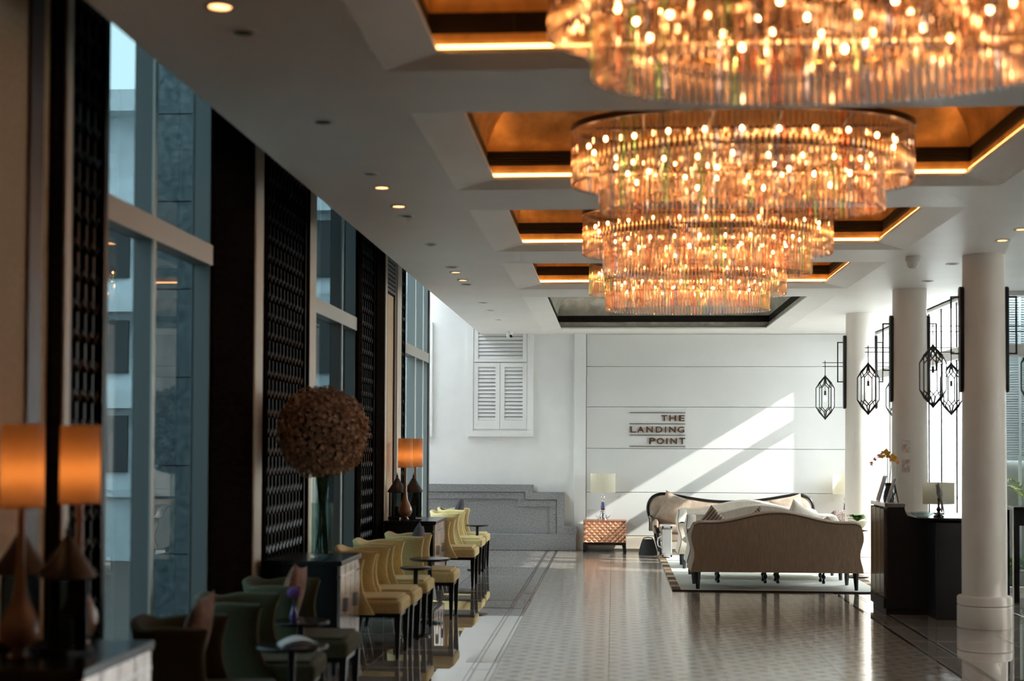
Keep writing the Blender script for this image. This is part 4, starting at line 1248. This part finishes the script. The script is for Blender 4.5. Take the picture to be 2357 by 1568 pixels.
# vase with the ball of dried hydrangea
va = empty('cylinder_vase', (-2.15, 10.42, 0.8205), 0, 'tall clear glass cylinder vase on the middle console', 'vase')
MB().lathe([(0.0, 0.0), (0.082, 0.0), (0.086, 0.02), (0.084, 0.62), (0.090, 0.655)], n=40, cap=False).build('glass', M_vase, va, smooth=True)
MB().lathe([(0.0, 0.02), (0.079, 0.022), (0.078, 0.40), (0.0, 0.405)], n=32, cap=False).build('water', glass_mat('vase_water', (0.72, 0.80, 0.76), 0.9, 0.0, 1.33), va, smooth=True)
fb = empty('hydrangea_ball', (-2.15, 10.42, 0.8455), 0, 'large round ball of dried brown hydrangea in the glass vase', 'flowers')
rnd = random.Random(5)
st = MB()
for k in range(16):
    t = rnd.random()*2*PI; ra = 0.06*math.sqrt(rnd.random())
    st.tube([(ra*math.cos(t+0.9), ra*math.sin(t+0.9), 0.0), (0.02*math.cos(t), 0.02*math.sin(t), 0.35), (ra*math.cos(t), ra*math.sin(t), 0.62), (2.2*ra*math.cos(t), 2.2*ra*math.sin(t), 0.85)], 0.006, 6)
st.build('stems', M_stem, fb)
core = MB(); core.ball((0, 0, 0.90), 0.25, 20, 14); core.build('core', M_brown, fb)
pt = MB()
for k in range(84):
    z = 1-2*(k+0.5)/84; ph = k*2.39996
    rr = math.sqrt(1-z*z); cn = Vector((rr*math.cos(ph), rr*math.sin(ph), z))
    c0 = cn*(0.245+0.02*rnd.random()) + Vector((0, 0, 0.90))
    cr_ = 0.062+0.02*rnd.random()
    for j in range(34):
        zz = 1-1.35*(j+0.5)/34; p2 = j*2.39996+k
        r2 = math.sqrt(max(0, 1-zz*zz))
        u0 = cn.orthogonal().normalized(); v0 = cn.cross(u0)
        nrm = (cn*zz + u0*r2*math.cos(p2) + v0*r2*math.sin(p2)).normalized()
        c = c0 + nrm*cr_*(0.9+0.25*rnd.random())
        u = nrm.orthogonal().normalized(); u.rotate(Matrix.Rotation(rnd.random()*2*PI, 3, nrm)); v = nrm.cross(u)
        lift = (nrm+Vector((rnd.uniform(-1, 1), rnd.uniform(-1, 1), rnd.uniform(-1, 1)))*0.6)*0.010
        s_ = 0.012+0.005*rnd.random()
        for q in range(4):
            t = q*PI/2
            d = (u*math.cos(t)+v*math.sin(t)); e = (u*-math.sin(t)+v*math.cos(t))
            pt.add([c, c+d*s_*0.9-e*s_*0.7+lift, c+d*s_*1.6+lift*1.7, c+d*s_*0.9+e*s_*0.7+lift], [(0, 1, 2, 3)])
tag(pt.build('petals', M_dry, fb), kind='stuff')

# ------------------------------------------------------------------ chairs
def make_chair(fab, nm):
    r = empty('wing_chair', (0, 0, 0), 0)
    st_ = MB()
    def seat(u, v):
        return (-0.27+0.60*u, -0.255+0.51*v)
    B(-0.26, 0.335, -0.255, 0.255, 0.345, 0.45).build('seat', fab, r, bevel=0.03, seg=3, smooth=True)
    B(-0.24, 0.30, -0.225, 0.225, 0.44, 0.47).build('seat_pad', fab, r, bevel=0.015, seg=3, smooth=True)
    a, b, p = 0.36, 0.285, 2/2.7
    def shell(inner):
        def f(u, v):
            ph = -PI/2 + PI*u
            k = 0.05 if inner else 0.0
            cx_, sy_ = math.cos(ph), math.sin(ph)
            flare = 0.03*(v**2) - 0.012*math.sin(PI*v)
            x = 0.02 - (a-k+flare)*abs(cx_)**p
            y = math.copysign((b-k+flare)*abs(sy_)**p, sy_)
            e = abs(sy_)**5
            x += e*(0.10*(1-v)**2 - 0.035*math.sin(PI*v) + 0.02*v)
            zt = 0.80 - 0.035*(1-abs(2*u-1))*0 - 0.03*e*(1 if v > 0 else 0) - 0.035*math.exp(-((abs(2*u-1)-0.45)/0.22)**2)
            z = 0.34 + (zt-0.34)*v
            return (x, y, z)
        return f
    fo, fi = shell(False), shell(True)
    m_ = MB(); nu, nv = 31, 11
    m_.grid(fo, nu, nv); m_.grid(fi, nu, nv)
    m_.grid(lambda u, v: tuple(Vector(fo(u, 1)).lerp(Vector(fi(u, 1)), v)+Vector((0, 0, 0.016*math.sin(PI*v)))), nu, 6)
    m_.grid(lambda u, v: tuple(Vector(fo(u, 0)).lerp(Vector(fi(u, 0)), v)), nu, 2)
    for e in (0.0, 1.0): m_.grid(lambda u, v, e=e: tuple(Vector(fo(e, v)).lerp(Vector(fi(e, v)), u)+Vector((0.012*math.sin(PI*u), 0, 0))), 5, nv)
    m_.build('backrest', fab, r, smooth=60)
    for sy in (-1, 1):
        MB().hexa([(0.285,sy*0.215-0.013,0),(0.312,sy*0.215-0.013,0),(0.312,sy*0.215+0.013,0),(0.285,sy*0.215+0.013,0),
                   (0.275,sy*0.215-0.024,0.35),(0.325,sy*0.215-0.024,0.35),(0.325,sy*0.215+0.024,0.35),(0.275,sy*0.215+0.024,0.35)]).build('leg', M_black, r)
        MB().hexa([(-0.30,sy*0.19-0.013,0),(-0.272,sy*0.19-0.013,0),(-0.272,sy*0.19+0.013,0),(-0.30,sy*0.19+0.013,0),
                   (-0.25,sy*0.20-0.022,0.35),(-0.205,sy*0.20-0.022,0.35),(-0.205,sy*0.20+0.022,0.35),(-0.25,sy*0.20+0.022,0.35)]).build('leg', M_black, r)
    B(-0.22, 0.31, -0.232, 0.232, 0.315, 0.347).build('apron', M_black, r)
    return r
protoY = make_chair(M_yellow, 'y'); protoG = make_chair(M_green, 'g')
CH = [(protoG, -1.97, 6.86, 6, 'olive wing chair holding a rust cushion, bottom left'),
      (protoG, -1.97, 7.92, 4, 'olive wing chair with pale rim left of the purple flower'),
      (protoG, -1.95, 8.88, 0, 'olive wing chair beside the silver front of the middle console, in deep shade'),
      (protoY, -1.96, 11.165, 0, 'mustard wing chair just past the middle console, seat edge nearest the aisle'),
      (protoY, -1.95, 11.80, 0, 'mustard wing chair second past the middle console, mostly hidden seat'),
      (protoY, -1.955, 12.68, 0, 'mustard wing chair with curled back before the round table'),
      (protoY, -1.83, 13.68, 0, 'mustard wing chair with dark plum cushion before the farthest console'),
      (protoY, -1.93, 16.74, 0, 'mustard wing chair just past the silver front of the farthest console'),
      (protoY, -2.00, 18.38, 0, 'sunlit mustard wing chair nearest the granite plinth, bright seat'),
      (protoY, -2.02, 19.30, 0, 'farthest mustard wing chair with plum cushion tips, by the granite plinth')]
used = set()
for pr, x, y, a, lb in CH:
    o = pr if pr.name not in used else copy_tree(pr)
    used.add(pr.name)
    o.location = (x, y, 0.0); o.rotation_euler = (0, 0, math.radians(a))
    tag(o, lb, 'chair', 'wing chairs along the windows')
def cush2(x, y, z, rz, tw, s, m_, lb, ly=0.0):
    o = cushion('throw_cushion', (x, y, z), (0, 0, 0), s, s, 0.12, m_, lb, group='throw cushions on the wing chairs')
    # leaning back against the chair back (towards -x), standing on a corner or edge
    o.rotation_euler = (Matrix.Rotation(math.radians(90+rz), 3, 'Z') @ Matrix.Rotation(math.radians(14), 3, 'X') @ Matrix.Rotation(math.radians(tw), 3, 'Y')).to_euler()
cush2(-2.04, 6.86, 0.70, 6, 0, 0.44, M_rust, 'rust and grey cushion on the nearest olive chair')
cush2(-2.02, 8.88, 0.69, 0, 8, 0.42, M_rust, 'dark rust cushion on the shaded olive chair behind the purple flower')
cush2(-1.90, 13.68, 0.69, 0, 10, 0.42, M_purple, 'dark plum cushion on the mustard chair before the farthest console')
cush2(-2.11, 19.30, 0.70, 0, 4, 0.46, M_purple, 'plum cushion with two raised tips on the farthest mustard chair')

def side_table(x, y, label, h=0.60, rad=0.19):
    r = empty('pedestal_table', (x, y, 0), 0, label, 'table', 'round black pedestal tables between chairs')
    MB().lathe([(0.0, h-0.025), (rad-0.02, h-0.025), (rad, h-0.016), (rad, h-0.004), (rad-0.006, h), (0.0, h)], n=36, cap=False).build('table_top', M_black, r, smooth=30)
    MB().lathe([(0.02, 0.02), (0.018, 0.3), (0.022, h-0.02)], n=16).build('pedestal', M_black, r, smooth=True)
    MB().lathe([(0.13, 0.0), (0.13, 0.012), (0.03, 0.03), (0.02, 0.05)], n=28).build('foot', M_black, r, smooth=30)
side_table(-1.68, 7.39, 'round black pedestal table holding a folded napkin, bottom left')
side_table(-1.86, 8.41, 'round black pedestal table under the purple flower', rad=0.17)
side_table(-1.70, 12.235, 'round black pedestal table between the hidden seats and the curled chair', rad=0.135)
side_table(-1.70, 13.18, 'round black pedestal table before the plum cushion chair')
side_table(-1.80, 18.84, 'round black pedestal table between the two farthest chairs', rad=0.15)
nk = MB(); nk.grid(lambda u, v: (0.10*(2*u-1), 0.05*(2*v-1), 0.012+0.035*math.sin(PI*u)*(0.6+0.4*v)), 11, 5); nk.grid(lambda u, v: (0.10*(2*u-1), 0.05*(2*v-1), 0.035*math.sin(PI*u)*(0.6+0.4*v)), 11, 5)
no_ = nk.build('folded_napkin', M_paper, smooth=True, loc=(-1.64, 7.36, 0.6005), rot=(0, 0, 0.5)); tag(no_, 'folded white napkin on the round table, bottom left', 'napkin')
pv = empty('bud_vase', (-1.90, 8.41, 0.6005), 0, 'small blue glass bud vase with a purple flower head', 'vase')
MB().lathe([(0.02, 0.0), (0.028, 0.02), (0.018, 0.06), (0.010, 0.09), (0.013, 0.10)], n=16).build('glass', M_blueglass, pv, smooth=True)
MB().cyl((0, 0, 0.02), (0.0, 0, 0.15), 0.003, n=6).build('stem', M_stem, pv)
pf = MB()
for k in range(60):
    z = 1-2*(k+0.5)/60; ph = k*2.39996; rr = math.sqrt(1-z*z)
    pf.ball((0.034*rr*math.cos(ph), 0.034*rr*math.sin(ph), 0.165+0.026*z), 0.009, 6, 4)
pf.build('flower_head', M_violet, pv, smooth=True)

# ------------------------------------------------------------------ reception desk
dk = empty('reception_desk', (2.67, 14.30, 0), 0, 'black reception desk with walnut front panels beside the front column', 'desk')
top = [(0.03, 0.06), (0.03, 1.06), (0.20, 1.06), (0.205, 1.03), (0.22, 0.99), (0.25, 0.965), (0.95, 0.955), (0.95, 0.06)]
MB().prism(top, 'y', 0.0, 0.72).build('carcass', M_blackmatt, dk, bevel=0.003)
B(0.0, 0.205, -0.02, 0.74, 1.06, 1.10).build('counter_top', M_silverfront, dk, bevel=0.004)
B(0.02, 0.95, 0.01, 0.71, 0.0, 0.06).build('plinth', M_blackmatt, dk)
for k in range(3):
    y0 = 0.015+k*0.235
    B(0.0, 0.031, y0, y0+0.205, 0.17, 1.04).build('front_panel', M_walnut, dk, bevel=0.004)
    B(-0.004, 0.031, y0+0.208, y0+0.232, 0.15, 1.05).build('front_strip', M_goldbar, dk, bevel=0.002)
B(-0.006, 0.03, 0.0, 0.72, 0.06, 0.16).build('kick_board', M_blackmatt, dk, bevel=0.003)
B(0.42, 0.90, -0.38, -0.005, 0.0, 0.93).build('side_pedestal', M_blackmatt, dk, bevel=0.004)
B(0.24, 0.95, -0.40, 0.74, 0.955, 0.975).build('work_top', M_black, dk, bevel=0.003)
def sign_stand(x, y, z, h, label, wd=0.16):
    r = empty('sign_holder', (x, y, z), 0, label, 'sign holder', 'tilted sign holders on the desk')
    # a frame leaning back towards the desk (+x), facing -x
    MB().hexa([(-0.055,-wd/2,0.0),(-0.040,-wd/2,0.0),(-0.040,wd/2,0.0),(-0.055,wd/2,0.0),(0.02,-wd/2,h),(0.035,-wd/2,h),(0.035,wd/2,h),(0.02,wd/2,h)]).build('frame', M_alu, r, bevel=0.002)
    MB().hexa([(-0.0565,-wd/2+0.012,0.012),(-0.054,-wd/2+0.012,0.012),(-0.054,wd/2-0.012,0.012),(-0.0565,wd/2-0.012,0.012),(0.0155,-wd/2+0.012,h-0.012),(0.018,-wd/2+0.012,h-0.012),(0.018,wd/2-0.012,h-0.012),(0.0155,wd/2-0.012,h-0.012)]).build('card', M_print, r)
    MB().hexa([(0.055,-0.012,0.0),(0.063,-0.012,0.0),(0.063,0.012,0.0),(0.055,0.012,0.0),(0.020,-0.012,h*0.75),(0.028,-0.012,h*0.75),(0.028,0.012,h*0.75),(0.020,0.012,h*0.75)]).build('prop', M_blackmatt, r)
sign_stand(2.76, 14.86, 1.1, 0.26, 'slim silver sign holder at the far end of the desk counter')
sign_stand(2.765, 14.38, 1.1, 0.25, 'white sign holder at the near end of the desk counter', 0.10)
bk = empty('black_vase', (2.785, 14.66, 1.1), 0, 'black pitcher vase between the two sign holders', 'vase')
MB().lathe([(0.0, 0.0), (0.05, 0.0), (0.058, 0.03), (0.05, 0.10), (0.03, 0.15), (0.028, 0.175), (0.04, 0.19), (0.036, 0.19), (0.024, 0.172)], n=24, cap=False).build('body', M_black, bk, smooth=50)
MB().tube([(0.03, 0, 0.17), (0.06, 0, 0.15), (0.065, 0, 0.10), (0.05, 0, 0.06)], 0.006, 6).build('handle', M_black, bk, smooth=True)
oc = empty('orchid_spray', (2.785, 14.66, 1.12), 0, 'arching orange and pink orchid spray in the black vase', 'flowers')
stem = [(0, 0, 0), (0.005, 0, 0.2), (0.03, 0, 0.36), (0.02, 0, 0.44), (-0.03, 0, 0.475), (-0.09, 0, 0.46), (-0.14, 0, 0.42), (-0.175, 0, 0.37)]
MB().tube(stem, 0.003, 6).build('stem', M_stem, oc, smooth=True)
MB().cyl((-0.01, 0.01, 0.0), (-0.01, 0.01, 0.5), 0.004, n=6).build('stake', M_brown, oc)
def orchid(c, s, m_, seed):
    rn = random.Random(seed); q = MB()
    nrm = Vector((rn.uniform(-0.4, 0.4), -1, rn.uniform(-0.2, 0.3))).normalized(); u = nrm.orthogonal().normalized(); v = nrm.cross(u)
    for k in range(5):
        t = 2*PI*k/5+rn.random()*0.3; d = u*math.cos(t)+v*math.sin(t); e = v*math.cos(t)-u*math.sin(t)
        w_ = s*(0.45 if k % 2 else 0.34)
        C0 = Vector(c)
        q.add([C0, C0+d*s*0.55-e*w_-nrm*0.004, C0+d*s+nrm*s*0.2, C0+d*s*0.55+e*w_-nrm*0.004, C0+d*s*0.5+nrm*0.006], [(0, 1, 4), (1, 2, 4), (2, 3, 4), (3, 0, 4)])
    q.ball(Vector(c)+nrm*0.008, s*0.2, 6, 4)
    q.build('blossom', m_, oc, smooth=60)
orchid((0.035, -0.01, 0.425), 0.05, M_orange, 1); orchid((0.06, -0.01, 0.41), 0.04, M_orange, 2); orchid((-0.03, -0.01, 0.465), 0.055, M_orange, 3)
orchid((-0.075, -0.01, 0.445), 0.035, M_orange, 4); orchid((-0.10, -0.01, 0.44), 0.028, M_pink, 5); orchid((-0.14, -0.01, 0.41), 0.024, M_pink, 6); orchid((-0.175, -0.01, 0.365), 0.026, M_pink, 7); orchid((0.085, -0.01, 0.38), 0.022, M_pink, 8)
# figurine
bz = 0.9755
bd = empty('bird_figurine', (3.155, 14.10, bz), 0, 'long-tailed parrot figurine on a turned black perch on the desk', 'figurine')
MB().lathe([(0.05, 0.0), (0.05, 0.012), (0.02, 0.03), (0.014, 0.05), (0.026, 0.075), (0.012, 0.10), (0.010, 0.17), (0.016, 0.185)], n=20).build('perch', M_black, bd, smooth=40)
q = MB()
ax = [(0.0, 0.335, 0.002), (0.0, 0.325, 0.010), (-0.003, 0.305, 0.020), (-0.002, 0.285, 0.022), (0.002, 0.262, 0.026), (0.008, 0.235, 0.030), (0.014, 0.205, 0.026), (0.022, 0.175, 0.017), (0.032, 0.13, 0.011), (0.045, 0.07, 0.008), (0.052, 0.02, 0.004)]
q.tube([(x, 0, z) for x, z, r_ in ax], [r_ for x, z, r_ in ax], 14)
q.cyl((-0.018, 0, 0.312), (-0.034, 0, 0.300), 0.008, 0.002, n=8)
q.build('body', M_parrot, bd, smooth=60)
gb = empty('glass_bowl', (2.99, 14.05, bz), 0, 'shallow clear glass bowl on the dark desk top', 'bowl')
MB().lathe([(0.0, 0.0), (0.05, 0.0), (0.09, 0.02), (0.115, 0.05), (0.112, 0.052), (0.085, 0.025), (0.045, 0.006), (0.0, 0.006)], n=32, cap=False).build('bowl', M_vase, gb, smooth=True)
ab = empty('acrylic_board', (2.985, 14.86, bz), 0, 'upright clear acrylic board with printed cards behind the orchid', 'board')
B(-0.09, 0.09, -0.005, 0.005, 0.0, 0.82).build('sheet', M_clear, ab)
for z in (0.42, 0.62): B(-0.03, 0.05, -0.009, -0.006, z, z+0.13).build('card', M_print, ab)
B(-0.09, 0.09, -0.03, 0.03, 0.0, 0.012).build('foot', M_clear, ab)
dl = empty('desk_lamp', (3.30, 14.75, bz), 0, 'small lamp with square cream shade behind the parrot figurine', 'lamp')
MB().lathe([(0.05, 0.0), (0.05, 0.012), (0.012, 0.02), (0.010, 0.14)], n=16).build('base', M_black, dl, smooth=30)
MB().lathe([(0.16, 0.10), (0.16, 0.32)], n=4, cap=False).build('shade', M_shadew, dl)

# black table by the porch glass
bt = empty('black_side_table', (4.42, 15.75, 0), 0, 'tall black table frame right of the front column, by the porch glass', 'table')
B(-0.16, 0.55, -0.22, 0.22, 0.98, 1.02).build('table_top', M_black, bt, bevel=0.004)
for x in (-0.13, 0.52):
    for y in (-0.19, 0.19): B(x-0.03, x+0.03, y-0.03, y+0.03, 0, 0.98).build('leg', M_black, bt)
B(-0.13, 0.52, -0.20, -0.18, 0.82, 0.98).build('apron', M_black, bt)

# palms outside the porch
def palm(x, y, h, label, seed):
    r = empty('potted_palm', (x, y, -0.0295), 0, label, 'palm', 'palms outside the porch glass')
    rn = random.Random(seed)
    MB().lathe([(0.12, 0.0), (0.16, 0.25), (0.15, 0.25), (0.0, 0.22)], n=20).build('pot', M_paving, r, smooth=40)
    MB().tube([(0, 0, 0.2), (0.02, 0.01, h*0.35), (0.0, 0.0, h*0.6)], [0.03, 0.025, 0.015], 8).build('trunk', M_stem, r)
    for k in range(9):
        t = 2*PI*k/9+rn.random()*0.4; L = 0.42+0.15*rn.random(); up = 0.35+0.35*rn.random()
        d = Vector((math.cos(t), 0.45*math.sin(t), 0)); sd = Vector((-d.y, d.x, 0)).normalized()
        q = MB(); pts = []
        for s in range(13):
            u = s/12; pts.append(Vector((0, 0, h*0.58))+d*L*u+Vector((0, 0, up*(1.5*u-1.25*u*u))))
        q.tube(pts, 0.004, 5)
        for s in range(2, 13):
            for sg_ in (-1, 1):
                p = pts[s]; tip = p + sd*sg_*0.13*math.sin(PI*(s/14)+0.2) + (pts[s]-pts[s-1]).normalized()*0.09 + Vector((0, 0, -0.04))
                e = (pts[s]-pts[s-1])*0.30
                q.add([p-e, p+e, tip], [(0, 1, 2)])
        q.build('frond', M_palm, r)
palm(4.82, 16.98, 1.75, 'taller yellow-green palm outside the porch glass', 1)
palm(5.95, 16.98, 1.15, 'shorter palm outside the porch glass, lower fronds', 2)

# low shrubs outside the porch glass
for i, (x, lb) in enumerate(((4.62, 'low green shrub outside the porch glass, beside the front column'), (5.08, 'low green shrub outside the porch glass, at the right picture edge'))):
    sh = empty('low_shrub', (x, 16.95, -0.0295), 0, lb, 'shrub', 'low shrubs outside the porch glass')
    MB().cyl((0, 0, 0), (0, 0, 0.25), 0.02, n=8).build('stem', M_stem, sh)
    q = leaves(110, 0.19, 0.42, M_leaf, 'foliage', sh, 20+i, 0.022); q.location = (0, 0, 0.18); tag(q, kind='stuff')
